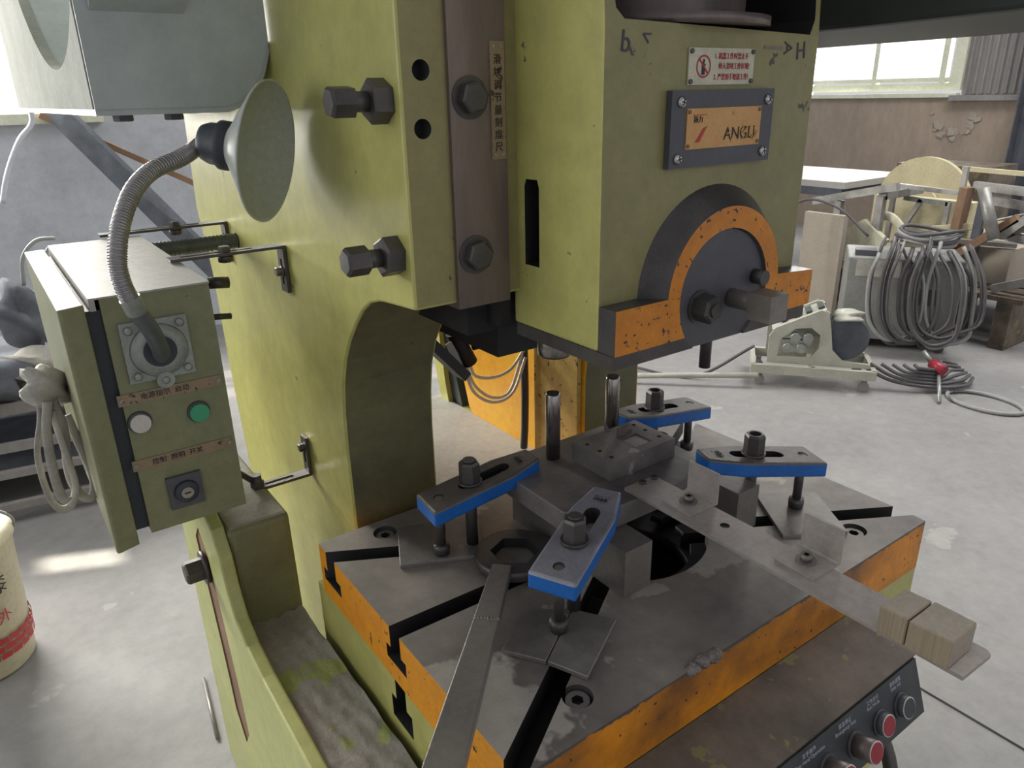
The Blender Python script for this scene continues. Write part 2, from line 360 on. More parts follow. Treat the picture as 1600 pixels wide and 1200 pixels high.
# right wall: rendered below, cladding above, sliding window
bm = newbm(); box(bm, 8.2, 8.45, 2.95, 5.8, 0, 1.44); struct('wall_right', bm, 'wallbrown')
bm = newbm(); box(bm, 8.16, 8.24, 3.85, 5.7, 1.43, 1.47); bevel(bm, 0.008); struct('trim_3', bm, 'frame_white')
cl = newbm()
box(cl, 8.28, 8.42, 2.95, 3.86, 1.44, 5.2); box(cl, 8.28, 8.42, 3.86, 5.8, 2.6, 5.2)
for i in range(12):
    y = 3.0 + i * 0.072
    prism(cl, [(8.28, y), (8.255, y + 0.012), (8.255, y + 0.03), (8.28, y + 0.042)], 'z', 1.46, 5)
struct('wall_right_upper', cl, 'cladding')
bm = newbm(); box(bm, 8.12, 8.30, 2.95, 3.9, 1.40, 1.45); struct('trim_4', bm, 'cladding')
wf = newbm()
for y, w in ((3.92, 0.055), (4.06, 0.03), (4.78, 0.025), (5.6, 0.04)): box(wf, 8.25, 8.33, y - w, y + w, 1.5, 2.6)
for z, w in ((1.53, 0.035), (1.60, 0.02), (2.58, 0.03)): box(wf, 8.26, 8.34, 3.87, 5.7, z - w, z + w)
w2 = struct('window_2', wf, 'frame_white')
for k, (a, b) in enumerate(((4.09, 4.755), (4.805, 5.56))):
    g = newbm(); box(g, 8.295, 8.30, a, b, 1.62, 2.55); p = part('pane', g, 'glass', w2)
for k in range(4):
    g = newbm(); box(g, -2.85 + k * 0.92, -2.0 + k * 0.92, 5.69, 5.695, 1.555, 3.395); part('pane', g, 'glass', w1)
bm = newbm()
for p, q in (((7.95, 8.2), (2.98, 2.99)), ((7.95, 8.2), (3.19, 3.2)), ((8.07, 8.08), (2.99, 3.19))): box(bm, p[0], p[1], q[0], q[1], 0, 5)
single('steel_column', bm, 'fabricdark', 'dark steel I-section column at the end of the right wall', 'column')
# big patch of chipped render near window
bm = newbm()
rp = random.Random(11)
for i in range(34):
    a = rp.uniform(0.1, PI - 0.1) + PI; yy = 3.84 + 0.21 * math.cos(a) + rp.uniform(-.05, .05); zz = 1.27 + 0.20 * math.sin(a) + rp.uniform(-.05, .05); q = rp.uniform(0.012, 0.045)
    prism(bm, [(yy + q * rp.uniform(.5, 1.2) * math.cos(t), zz + q * rp.uniform(.5, 1.1) * math.sin(t)) for t in [2 * PI * k_ / 9 for k_ in range(9)]], 'x', 8.1955 - 0.0004 * i, 8.1999)
struct('trim_5', bm, 'foamtop')

# ================================================================== PRESS FRAME
PF = thing('power_press_frame', 'lime green C-frame of the punch press standing on the floor, behind the bolster', 'press', (0.84, 1.5, 0))
prof = [(0.875, 1.277), (0.94, 1.272), (0.985, 1.268), (1.02, 1.258), (1.05, 1.240), (1.085, 1.208), (1.117, 1.172), (1.145, 1.13), (1.165, 1.08), (1.176, 1.02), (1.18, 0.95),
        (1.18, 0.0), (1.55, 0.0), (1.78, 0.25), (1.90, 0.55), (1.945, 0.9), (1.96, 1.15), (2.01, 1.3), (1.985, 1.5), (1.97, 2.3), (0.875, 2.3)]
def shaped_plate(bm, x0, x1, pf, mi_of):
    fs = prism(bm, pf, 'x', x0, x1)
    for f in fs:
        f.normal_update(); f.material_index = mi_of(f)
bm = newbm()
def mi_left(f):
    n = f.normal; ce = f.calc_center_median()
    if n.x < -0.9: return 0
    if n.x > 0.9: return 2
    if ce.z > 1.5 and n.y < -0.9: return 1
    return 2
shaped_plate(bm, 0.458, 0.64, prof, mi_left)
cuts = []
for y, z in ((0.489, 1.58), (0.487, 1.511)):
    k = newbm(); cyl(k, (y, 0.80, z), (y, 0.90, z), 0.0125, n=20, mi=3); cuts.append(k)
bevel(bm, 0.004, 2, 0.9)
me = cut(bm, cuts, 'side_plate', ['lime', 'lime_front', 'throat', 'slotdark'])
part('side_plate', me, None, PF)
profR = [p for p in prof]
profR = [(y if y < 1.6 else min(y, 1.76), z) for y, z in prof]
bm = newbm()
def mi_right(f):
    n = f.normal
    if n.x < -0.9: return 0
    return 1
pr = [(0.875, 1.277), (0.985, 1.268), (1.05, 1.240), (1.117, 1.172), (1.165, 1.08), (1.18, 0.95), (1.18, 0.0), (1.5, 0.0), (1.58, 0.6), (1.68, 0.72), (1.72, 0.84), (1.73, 0.98), (1.70, 1.2), (1.80, 1.5), (1.8, 2.3), (0.875, 2.3)]
shaped_plate(bm, 1.03, 1.20, pr, mi_right)
bevel(bm, 0.004, 2, 0.9)
part('side_plate', bm, ['yellow', 'throat'], PF, label='right hand side plate with yellow inner face')
bm = newbm(); prism(bm, [(1.188, 0.70), (1.352, 0.70), (1.352, 1.2), (1.188, 1.2)], 'x', 1.018, 1.0295); bevel(bm, 0.002); part('wear_plate', bm, 'tan', PF)
bm = newbm(); prism(bm, [(1.60, 0.62), (1.71, 0.66), (1.755, 0.80), (1.77, 1.0), (1.74, 1.2), (1.83, 1.2), (1.85, 1.0), (1.80, 0.76), (1.76, 0.62)], 'x', 1.035, 1.19); part('web', bm, 'headdark', PF)
bm = newbm(); prism(bm, [(1.75, 0.60), (1.79, 0.60), (1.835, 0.76), (1.87, 0.92), (1.84, 1.0), (1.82, 1.2), (1.79, 1.2), (1.81, 0.98), (1.81, 0.9), (1.79, 0.76)], 'x', 1.02, 1.07); part('rear_rib', bm, 'lime', PF)
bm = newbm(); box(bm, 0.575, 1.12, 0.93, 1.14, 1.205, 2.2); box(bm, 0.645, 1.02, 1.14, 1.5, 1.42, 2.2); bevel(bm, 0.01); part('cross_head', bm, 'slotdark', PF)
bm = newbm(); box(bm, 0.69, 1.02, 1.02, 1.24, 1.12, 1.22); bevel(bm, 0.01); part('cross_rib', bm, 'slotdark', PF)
# bed under the bolster
bm = newbm(); prism(bm, [(0.372, 0.53), (1.302, 0.53), (1.302, 1.178), (1.10, 1.178), (1.10, 1.85), (0.62, 1.85), (0.62, 1.178), (0.372, 1.178)], 'z', 0.20, 0.699)
k1 = newbm(); prism(k1, [(0.815, 0.612), (0.883, 0.612), (0.883, 0.656), (0.866, 0.656), (0.866, 0.72), (0.832, 0.72), (0.832, 0.656), (0.815, 0.656)], 'x', 0.33, 0.42, 1)
k2 = newbm(); cyl(k2, (0.835, 0.838, 0.4), (0.835, 0.838, 0.75), 0.13, n=48, mi=1)
me = cut(bm, [k1, k2], 'bed', ['lime', 'slotdark']); part('bed', me, None, PF)
bm = newbm(); box(bm, 0.642, 1.029, 1.18, 1.84, 0.698, 0.7025); part('bed_top', bm, 'cabtop', PF)
# upright leg at the left with curved adjusting slot
lp = [(1.60, 0.0), (1.60, 0.80), (1.55, 0.83), (1.33, 0.83), (1.285, 0.815), (1.255, 0.77), (1.24, 0.71), (1.21, 0.66), (1.16, 0.635), (1.08, 0.622), (0.87, 0.611), (0.4, 0.60), (-0.05, 0.59), (-0.05, 0.0)]
bm = newbm(); prism(bm, lp, 'x', 0.22, 0.245); bevel(bm, 0.004, 2, 0.9)
k = newbm(); path = [(1.405, 0.72), (1.385, 0.62), (1.362, 0.50), (1.345, 0.40), (1.338, 0.315)]
w = 0.046
prism(k, [(y - w, z) for y, z in path] + [(1.338, 0.255)] + [(y + w, z) for y, z in path[::-1]] + [(1.408, 0.76)], 'x', 0.20, 0.2232, 1)
me = cut(bm, [k], 'leg_plate', ['lime_light', 'rust']); part('leg_plate', me, None, PF)
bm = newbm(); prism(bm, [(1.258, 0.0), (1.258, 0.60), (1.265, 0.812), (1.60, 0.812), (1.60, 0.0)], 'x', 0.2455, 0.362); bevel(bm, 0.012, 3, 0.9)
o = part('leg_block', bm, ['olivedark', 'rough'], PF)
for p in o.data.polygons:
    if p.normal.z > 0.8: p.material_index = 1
bm = newbm()
nx, ny = 14, 60
vs = [[bm.verts.new((0.2455 + 0.112 * i / nx, -0.1 + 1.36 * j / ny, 0.599 + 0.003 * math.sin(i * 1.7 + j) + random.uniform(-0.0025, 0.0025))) for j in range(ny + 1)] for i in range(nx + 1)]
for i in range(nx):
    for j in range(ny): bm.faces.new((vs[i][j], vs[i + 1][j], vs[i + 1][j + 1], vs[i][j + 1])).smooth = True
part('leg_ledge', bm, 'rough', PF)
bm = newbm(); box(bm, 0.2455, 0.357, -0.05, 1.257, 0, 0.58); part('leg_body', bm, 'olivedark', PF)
bm = newbm(); cyl(bm, (0.212, 1.40, 0.672), (0.22, 1.40, 0.672), 0.034, n=28); hexhead(bm, (0.212, 1.40, 0.672), (-1, 0, 0), 0.042, 0.034, rot=0.3); part('clamp_bolt', bm, 'black', PF)
# guide rail in front of the left column
bm = newbm(); box(bm, 0.5245, 0.612, 0.868, 0.93, 1.269, 2.3); box(bm, 0.612, 0.632, 0.895, 0.93, 1.22, 2.3, 1); bevel(bm, 0.0015, 1)
GR = part('guide_rail', bm, ['gib', 'slotdark'], PF)
for x, z, b in ((0.555, 1.547, 1), (0.555, 1.343, 0)):
    bm = newbm(); cyl(bm, (x, 0.868, z), (x, 0.866, z), 0.027, n=24); hexhead(bm, (x, 0.866, z), (0, -1, 0), 0.036, 0.014, rot=0.2); part('rail_bolt', bm, 'black', GR)
bm = newbm(); box(bm, 1.05, 1.16, 0.868, 0.93, 1.269, 2.3); part('guide_rail', bm, 'gib', PF)
bm = newbm(); box(bm, 0.586, 0.6085, 0.865, 0.868, 1.468, 1.614); SCL = part('scale_plate', bm, 'copper', PF)
for z in (1.474, 1.608):
    for x in (0.591, 0.603):
        bm = newbm(); cyl(bm, (x, 0.8655, z), (x, 0.8635, z), 0.0022, n=10); part('rivet', bm, 'brass', SCL)
for i, ch in enumerate('滑块调节量刻度尺'):
    text('lettering', ch, 0.013, 'blackprint', (0.597, 0.8646, 1.592 - i * 0.0155), SCL)
# two adjusting bolts with lock nuts in the left column
for z, y in ((1.545, 0.915), (1.348, 0.915)):
    bm = newbm(); hexhead(bm, (0.458, y, z), (-1, 0, 0), 0.048, 0.026, rot=0.1 + z); cyl(bm, (0.432, y, z), (0.404, y, z), 0.0125, n=20)
    hexhead(bm, (0.412, y, z), (-1, 0, 0), 0.034, 0.032, rot=0.4 + z); part('adjusting_bolt', bm, 'black', PF)

# housing projecting left of the frame top, with an arched opening in its side
HS = thing('flywheel_guard', 'large haze-paled casting with arched side opening at the top left of the press', 'guard', (0.32, 1.9, 1.532))
corner = [(0.376, 1.541), (0.394, 1.547), (0.410, 1.557), (0.424, 1.571), (0.436, 1.588), (0.446, 1.608), (0.4565, 1.640)]
bm = newbm(); prism(bm, [(0.182, 1.541)] + corner + [(0.4565, 2.6), (0.182, 2.6)], 'y', 1.32, 1.327); part('front_cover', bm, 'boxhaze', HS)
bm = newbm(); q = corner[::-1]
prism(bm, [(0.182, 1.532), (0.376, 1.532), (0.398, 1.539), (0.416, 1.551), (0.432, 1.568), (0.445, 1.590), (0.4565, 1.622)] + q + [(0.182, 1.541)], 'y', 1.322, 2.9); part('bottom_flange', bm, 'boxhaze', HS)
for x in (0.226, 0.302):
    bm = newbm(); hexhead(bm, (x, 1.37, 1.532), (0, 0, -1), 0.026, 0.010); part('flange_bolt', bm, 'slate', HS)
GC = (1.64, 2.247); GR_ = 0.64
bm = newbm(); a0 = math.asin((2.6 - 2.247) / GR_); a1 = -PI - math.asin((1.6885 - 2.247) / GR_)
prism(bm, [(1.3275, 1.5415), (2.75, 1.5415), (2.75, 2.6)] + [(GC[0] + GR_ * math.cos(a), GC[1] + GR_ * math.sin(a)) for a in [a0 + (a1 - a0) * i / 60 for i in range(61)]], 'x', 0.180, 0.200)
bmesh.ops.triangulate(bm, faces=[f for f in bm.faces if len(f.verts) > 4])
part('side_cheek', bm, 'boxpale', HS)
bm = newbm()
for i in range(72):
    a, a2 = PI + PI * i / 72, PI + PI * (i + 1) / 72
    q = [bm.verts.new((x, GC[0] + r_ * math.cos(t), GC[1] + r_ * math.sin(t))) for t in (a, a2) for r_ in (0.642, 0.656) for x in (0.2005, 0.33)]
    for f in ((0, 1, 5, 4), (2, 6, 7, 3), (0, 4, 6, 2), (1, 3, 7, 5)): bm.faces.new([q[v] for v in f])
bmesh.ops.remove_doubles(bm, verts=bm.verts[:], dist=1e-5)
part('inner_ring', bm, 'boxhaze', HS)

# dark casting at upper right of the press
bm = newbm(); prism(bm, [(0.30, 1.700), (0.42, 1.664), (0.55, 1.648), (0.80, 1.643), (1.22, 1.640), (1.22, 2.4), (0.30, 2.4)], 'x', 1.30, 1.80)
prism(bm, [(0.30, 1.73), (1.22, 1.66), (1.22, 2.4), (0.30, 2.4)], 'x', 1.801, 2.1); bevel(bm, 0.008, 2, 0.9)
single('motor_bracket', bm, 'headdark', 'dark green overhanging casting at upper right of the press, above the window', 'casting')

# ================================================================== SLIDE
SL = thing('press_slide', 'lime green press slide with orange bottom flange and arched orange boss', 'slide', (0.842, 0.78, 1.226))
bm = newbm()
prism(bm, [(0.70, 1.2265), (0.889, 1.2265), (0.889, 2.2), (0.74, 2.2), (0.70, 1.618)], 'x', 0.634, 1.05)
k = newbm(); prism(k, [(0.826, 1.32), (0.859, 1.32), (0.859, 1.43), (0.855, 1.44), (0.83, 1.44), (0.826, 1.43)], 'x', 0.60, 0.66, 1)
k2 = newbm(); prism(k2, [(0.648, 1.66), (0.652, 1.64), (0.665, 1.629), (1.026, 1.620), (1.036, 1.64), (1.036, 2.3), (0.648, 2.3)], 'y', 0.6, 1.0, 1)
bevel(bm, 0.004, 2, 0.9)
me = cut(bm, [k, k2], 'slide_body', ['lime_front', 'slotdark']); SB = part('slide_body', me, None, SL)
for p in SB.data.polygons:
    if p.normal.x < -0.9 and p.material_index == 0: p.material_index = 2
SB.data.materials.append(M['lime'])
# orange boss and flange on the front
def boss(y_front, y_back, Rf, Rb, cz, cx, flange=True):
    bm = newbm(); n = 32
    F = []; B = []
    for R_, y, L_ in ((Rf, y_front, F), (Rb, y_back, B)):
        z0 = 1.2275; zt = 1.289
        L_.append((0.635, y, z0)); L_.append((0.635, y, zt))
        a0 = math.asin(min(1, (zt - cz) / R_))
        for i in range(n + 1):
            a = PI - a0 - (PI - 2 * a0) * i / n
            L_.append((cx + R_ * math.cos(a), y, cz + R_ * math.sin(a)))
        L_.append((1.056, y, zt - 0.006)); L_.append((1.056, y, z0))
    A_ = [bm.verts.new(p) for p in F]; B_ = [bm.verts.new(p) for p in B]
    f = bm.faces.new(A_); f.material_index = 0
    for i in range(len(A_)):
        j = (i + 1) % len(A_)
        q = bm.faces.new((A_[i], A_[j], B_[j], B_[i])); q.material_index = 1
    q = bm.faces.new(B_[::-1]); q.material_index = 1
    bmesh.ops.recalc_face_normals(bm, faces=bm.faces[:])
    return bm
bm = boss(0.668, 0.6999, 0.118, 0.145, 1.283, 0.848)
k = newbm(); cyl(k, (0.846, 0.60, 1.278), (0.846, 0.692, 1.278), 0.093, n=56, mi=2)
me = cut(bm, [k], 'orange_boss', ['orange_deep', 'black', 'black']); part('orange_boss', me, None, SL)
bm = newbm()
cap = [(0.846 + 0.0915 * math.cos(a), 1.278 + 0.0915 * math.sin(a)) for a in [-0.62 + (PI + 1.24) * i / 40 for i in range(41)]]
prism(bm, cap, 'y', 0.674, 0.7)
CP = part('shank_clamp', bm, 'slate', SL)
bm = newbm(); prism(bm, [(0.762, 1.205), (0.93, 1.205), (0.93, 1.24), (0.762, 1.24)], 'y', 0.676, 0.70); bevel(bm, 0.004); part('clamp_foot', bm, 'slate', CP)
bm = newbm(); cyl(bm, (0.800, 0.674, 1.266), (0.800, 0.671, 1.266), 0.024, n=28); hexhead(bm, (0.800, 0.671, 1.266), (0, -1, 0), 0.035, 0.026, rot=0.25); cyl(bm, (0.8, 0.646, 1.266), (0.8, 0.642, 1.266), 0.010, n=18)
part('clamp_nut', bm, 'black', CP)
bm = newbm(); cyl(bm, (0.868, 0.674, 1.268), (0.868, 0.625, 1.268), 0.014, n=20); box(bm, 0.849, 0.887, 0.592, 0.632, 1.249, 1.287); bevel(bm, 0.003, 1); part('clamp_screw', bm, 'plate', CP)
bm = newbm(); cyl(bm, (0.918, 0.674, 1.292), (0.918, 0.655, 1.292), 0.011, n=20); part('stud', bm, 'black', CP)
# bottom plate, tool shank, knock out rod, ball screw above
bm = newbm(); box(bm, 0.636, 1.05, 0.672, 0.885, 1.207, 1.2262); k = newbm(); cyl(k, (0.846, 0.60, 1.278), (0.846, 0.70, 1.278), 0.09, n=40)
me = cut(bm, [k], 'bottom_plate', ['black']); part('bottom_plate', me, None, SL)
bm = newbm(); lathe(bm, (0.682, 0.852, 1.2262), (0.682, 0.852, 1), [(0, 0.027), (0.05, 0.027), (0.054, 0.024)]); part('tool_shank', bm, 'shiny', SL)
bm = newbm(); cyl(bm, (0.975, 0.80, 1.207), (0.975, 0.80, 1.10), 0.010, n=18); part('knock_out_rod', bm, 'black', SL)
bm = newbm(); lathe(bm, (0.845, 0.82, 1.628), (0.845, 0.82, 2.2), [(0, 0.15), (0.012, 0.15), (0.016, 0.115), (0.55, 0.115)], n=48); part('ball_screw', bm, 'gib', SL)
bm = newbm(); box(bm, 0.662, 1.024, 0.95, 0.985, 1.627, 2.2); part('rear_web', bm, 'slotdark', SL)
# safety plate
SP = part('safety_plate', (lambda b: (box(b, 0.775, 0.903, 0.6975, 0.6995, 1.556, 1.600), bevel(b, 0.001), b)[2])(newbm()), 'cream', SL)
for x in (0.779, 0.899):
    for z in (1.560, 1.596):
        b = newbm(); cyl(b, (x, 0.6974, z), (x, 0.6955, z), 0.0032, n=12); part('rivet', b, 'black', SP)
b = newbm(); n = 32
for i in range(n):
    a, a2 = 2 * PI * i / n, 2 * PI * (i + 1) / n
    q = [b.verts.new((0.8025 + r * math.cos(t), 0.697, 1.578 + r * math.sin(t))) for r, t in ((0.0115, a), (0.0138, a), (0.0138, a2), (0.0115, a2))]
    b.faces.new(q)
bar(b, (0.7935, 0.6970, 1.587), (0.8115, 0.6970, 1.569), 0.0006, 0.0022)
part('prohibition_ring', b, 'redprint', SP)
b = newbm(); prism(b, [(0.799, 1.568), (0.805, 1.568), (0.805, 1.578), (0.8065, 1.5815), (0.803, 1.580), (0.8045, 1.586), (0.8015, 1.587), (0.799, 1.579)], 'y', 0.6969, 0.6972); part('hand_symbol', b, 'blackprint', SP)
text('lettering', '1. 机器工作时禁止手', 0.0088, 'redprint', (0.8225, 0.6972, 1.590), SP, align='LEFT', sx=0.86)
text('lettering', '    伸入滑块工作区域!', 0.0088, 'redprint', (0.8225, 0.6972, 1.578), SP, align='LEFT', sx=0.86)
text('lettering', '2. 严禁用手取放工件!', 0.0088, 'redprint', (0.8225, 0.6972, 1.565), SP, align='LEFT', sx=0.86)
# badge
b = newbm(); box(b, 0.740, 0.944, 0.690, 0.6995, 1.455, 1.550); bevel(b, 0.003); BG = part('badge_frame', b, 'slate', SL)
for x, z in ((0.757, 1.536), (0.930, 1.536), (0.755, 1.467), (0.928, 1.468)):
    b = newbm(); lathe(b, (x, 0.690, z), (x, 0.6, z), [(0, 0.007), (0.002, 0.007), (0.004, 0.0055), (0.005, 0.003)], n=18)
    S_ = part('badge_screw', b, 'brass', BG)
    b = newbm(); a = random.uniform(0, 1.5)
    for t in (a, a + PI / 2): bar(b, (x - 0.0038 * math.cos(t), 0.6852, z - 0.0038 * math.sin(t)), (x + 0.0038 * math.cos(t), 0.6852, z + 0.0038 * math.sin(t)), 0.0011, 0.0016)
    part('cross_recess', b, 'blackprint', S_)
b = newbm(); box(b, 0.768, 0.917, 0.6885, 0.690, 1.478, 1.528); NP = part('badge_plate', b, 'nameplate', BG)
for x in (0.772, 0.913):
    for z in (1.482, 1.524):
        b = newbm(); cyl(b, (x, 0.6885, z), (x, 0.687, z), 0.0026, n=10); part('rivet', b, 'rust', BG)
text('lettering', '扬力', 0.009, 'blackprint', (0.789, 0.6882, 1.514), BG)
b = newbm(); prism(b, [(0.785, 1.486), (0.793, 1.486), (0.807, 1.506), (0.799, 1.503)], 'y', 0.6879, 0.6884); prism(b, [(0.779, 1.5195), (0.805, 1.5195), (0.805, 1.5203), (0.779, 1.5203)], 'y', 0.6879, 0.6884); part('red_stripe', b, 'redprint', BG)
text('lettering', 'ANGLI', 0.023, 'blackprint', (0.874, 0.6882, 1.494), BG, sx=0.98, ext=0.0003)
b = newbm()
for i in range(16):
    x = random.uniform(0.845, 0.915); z = random.uniform(1.485, 1.503); s = random.uniform(0.001, 0.0028)
    bar(b, (x - s, 0.6876, z - s), (x + s, 0.6876, z + s * 1.4), 0.0004, s)
part('worn_spot', b, 'nameplate', BG)['kind'] = 'stuff'
text('lettering', 'b', 0.034, 'marker', (0.667, 0.6994, 1.604), SL, rot=(PI / 2, 0.1, 0))
text('lettering', '<', 0.026, 'marker', (0.700, 0.6994, 1.610), SL, rot=(PI / 2, 0.4, 0))
text('lettering', 'H', 0.032, 'marker', (1.008, 0.6994, 1.598), SL, rot=(PI / 2, -0.12, 0))
text('lettering', 'A', 0.026, 'marker', (0.977, 0.6994, 1.602), SL, rot=(PI / 2, PI / 2, 0))
b = newbm(); bar(b, (0.925, 0.6994, 1.602), (0.965, 0.6994, 1.602), 0.0005, 0.004); part('marker_stroke', b, 'gib', SL)

# ================================================================== BOLSTER
bm = newbm()
x0, x1, y0, y1 = 0.37, 1.303, 0.528, 1.147
prism(bm, [(x0, y0 + 0.012), (x0 + 0.012, y0), (x1 - 0.004, y0), (x1, y0 + 0.028), (x1, y1 - 0.02), (x1 - 0.02, y1), (x0 + 0.004, y1), (x0, y1 - 0.004)], 'z', 0.70, 0.80)
for f in bm.faces:
    f.normal_update(); f.material_index = 0 if abs(f.normal.z) > 0.9 else (3 if f.normal.y < -0.5 else 1)
C0 = Vector((0.835, 0.838, 0))
def slotcut(p, w0, w1, ext=0.06):
    p = Vector((p[0], p[1], 0)); d = (C0 - p).normalized(); n = Vector((-d.y, d.x, 0)); a = p - d * ext; b = C0 - d * 0.10
    k = newbm()
    prism(k, [tuple(v.xy) for v in (a + n * w0 / 2, b + n * w0 / 2, b - n * w0 / 2, a - n * w0 / 2)], 'z', 0.75, 0.83, 2)
    k2 = newbm()
    prism(k2, [tuple(v.xy) for v in (a + n * w1 / 2, b + n * w1 / 2, b - n * w1 / 2, a - n * w1 / 2)], 'z', 0.735, 0.7605, 2)
    return [k, k2]
cuts = []
for p in ((0.37, 0.540), (0.37, 1.092), (1.303, 0.572), (1.303, 1.10)): cuts += slotcut(p, 0.034, 0.064)
cuts += slotcut((0.37, 0.848), 0.034, 0.064); cuts += slotcut((1.303, 0.842), 0.034, 0.064)
k = newbm(); cyl(k, (0.835, 0.838, 0.6), (0.835, 0.838, 0.9), 0.120, n=56, mi=2); cuts.append(k)
k = newbm(); cyl(k, (0.835, 0.838, 0.775), (0.835, 0.838, 0.9), 0.148, n=56, mi=2); cuts.append(k)
BOLTS = ((0.508, 0.585), (1.169, 0.59), (0.484, 1.105), (1.185, 1.09))
for p in BOLTS:
    k = newbm(); cyl(k, (p[0], p[1], 0.776), (p[0], p[1], 0.9), 0.0215, n=32, mi=2); cuts.append(k)
me = cut(bm, cuts, 'plate', ['bolster', 'orange', 'slotdark', 'orange_front'])
BO = thing('bolster_plate', 'thick steel bolster plate with T-slots and orange painted edges on the press bed', 'bolster', (0.835, 0.838, 0.70))
part('plate', me, None, BO)
for p in BOLTS:
    b = newbm(); cyl(b, (p[0], p[1], 0.775), (p[0], p[1], 0.794), 0.0165, n=28)
    k = newbm(); cyl(k, (p[0], p[1], 0.784), (p[0], p[1], 0.81), 0.009, n=6, mi=1)
    part('socket_screw', cut(b, [k], 'socket_screw', ['plate', 'slotdark']), None, BO)
b = newbm()
for i in range(26):
    t = i / 25; x = 0.664 + 0.062 * t; r = 0.006 + 0.004 * random.random()
    bmesh.ops.create_icosphere(b, subdivisions=2, radius=r, matrix=Matrix.Translation((x, 0.531 + random.uniform(-0.004, 0.004), 0.797 + random.uniform(-0.005, 0.004))))
part('weld_bead', b, 'weld', BO)
# grey worn patch edges on top: thin dried coolant film
# ================================================================== CONTROL PANEL
CPN = thing('control_panel', 'charcoal push button panel with grimy sheet metal top, on the front of the press bed', 'control panel', (0.74, 0.48, 0.59))
bm = newbm(); prism(bm, [(0.529, 0.570), (0.529, 0.672), (0.421, 0.672), (0.421, 0.668), (0.390, 0.578)], 'x', 0.376, 1.097)
part('housing', bm, 'headdark', CPN)
bm = newbm(); prism(bm, [(0.5275, 0.692), (0.5275, 0.6985), (0.4195, 0.6755), (0.4195, 0.6725)], 'x', 0.374, 1.10); part('cover_sheet', bm, 'grime', CPN)
fd = Vector((0, 0.421 - 0.390, 0.668 - 0.578)).normalized(); fn = Vector((0, -fd.z, fd.y))
def fp(x, t, off=0.0):
    b0 = Vector((x, 0.390, 0.578)); return b0 + fd * t + fn * off
bm = newbm()
A = [fp(0.376, 0.0, .0005), fp(1.097, 0.0, .0005), fp(1.097, 0.095, .0005), fp(0.376, 0.095, .0005)]
B = [p + fn * 0.003 for p in A]
va = [bm.verts.new(p) for p in A]; vb = [bm.verts.new(p) for p in B]
bm.faces.new(va); bm.faces.new(vb[::-1])
for i in range(4): bm.faces.new((va[i], vb[i], vb[(i + 1) % 4], va[(i + 1) % 4]))
bmesh.ops.recalc_face_normals(bm, faces=bm.faces[:])
part('face_plate', bm, 'panelblack', CPN)
for x, kind in ((1.035, 'panelblack'), (0.975, 'red'), (0.905, 'mush'), (0.835, 'mush2'), (0.76, 'green')):
    b = newbm(); p = fp(x, 0.042, 0.003)
    h = 0.034 if kind.startswith('mush') else 0.014
    cyl(b, p, p + fn * 0.004, 0.021, n=28, mi=1); cyl(b, p, p + fn * h, 0.0175, n=28, mi=0)
    lathe(b, p + fn * h, p + fn * 1, [(0, 0.0176), (0.0012, 0.0176), (0.0014, 0.016)], n=28, mi=2)
    cyl(b, p + fn * (h + 0.0013), p + fn * (h + 0.0022), 0.0155, n=28, mi=3)
    part('push_button', b, ['gib' if kind.startswith('mush') else 'slate', 'slate', 'white', 'red' if kind in ('red', 'mush', 'mush2') else ('green' if kind == 'green' else 'panelblack')], CPN)
ang = math.atan2(fd.z, fd.y)
for x, s in ((1.03, '滑块调整\nSlide Adj'), (0.965, '工作方式\nRun Mode'), (0.89, '紧急停止\nEmergency Stop'), (0.80, '双手操作\nTwo Hand Operation')):
    text('lettering', s, 0.0082, 'whiteprint', tuple(fp(x, 0.080, 0.0037)), CPN, rot=(ang, 0, 0), ext=0.0002)
b = newbm(); tube(b, [(1.06, 0.50, 0.60), (1.07, 0.45, 0.53), (1.06, 0.40, 0.44), (1.00, 0.38, 0.30)], 0.012, 10); single('panel_cable', b, 'black', 'thick black cable curving down below the push button panel', 'cable')

# ================================================================== ELECTRICAL CABINET
EC = thing('electrical_cabinet', 'grey green electrical cabinet with dusty top, hung on the left side of the press', 'cabinet', (0.19, 1.45, 0.89))
bm = newbm(); fs = box(bm, 0.118, 0.272, 1.2, 1.735, 0.893, 1.286); bevel(bm, 0.003, 2); part('body', bm, 'cab', EC)
bm = newbm(); box(bm, 0.104, 0.273, 1.198, 1.737, 1.2862, 1.289); prism(bm, [(0.104, 1.2862), (0.112, 1.2862), (0.112, 1.270), (0.104, 1.270)], 'y', 1.198, 1.737); part('top_sheet', bm, 'cabtop', EC)
bm = newbm(); box(bm, 0.098, 0.1178, 1.212, 1.73, 0.90, 1.268); part('door_seal', bm, 'bakelite', EC)
bm = newbm(); prism(bm, [(0.062, 1.178), (0.066, 1.176), (0.0965, 1.186), (0.0965, 1.728), (0.062, 1.72)], 'z', 0.887, 1.284); bevel(bm, 0.002)
DR = part('door', bm, 'cab', EC)
for p in DR.data.polygons:
    if p.normal.z > 0.9: p.material_index = 1
DR.data.materials.append(M['cabtop'])
bm = newbm(); cyl(bm, (0.062, 1.40, 1.095), (0.045, 1.40, 1.095), 0.014, n=20); cyl(bm, (0.045, 1.40, 1.095), (0.015, 1.40, 1.10), 0.008, n=16); cyl(bm, (0.062, 1.40, 1.08), (0.03, 1.40, 1.08), 0.006, n=12); part('door_lock', bm, 'alu', DR)
FY = 1.1995
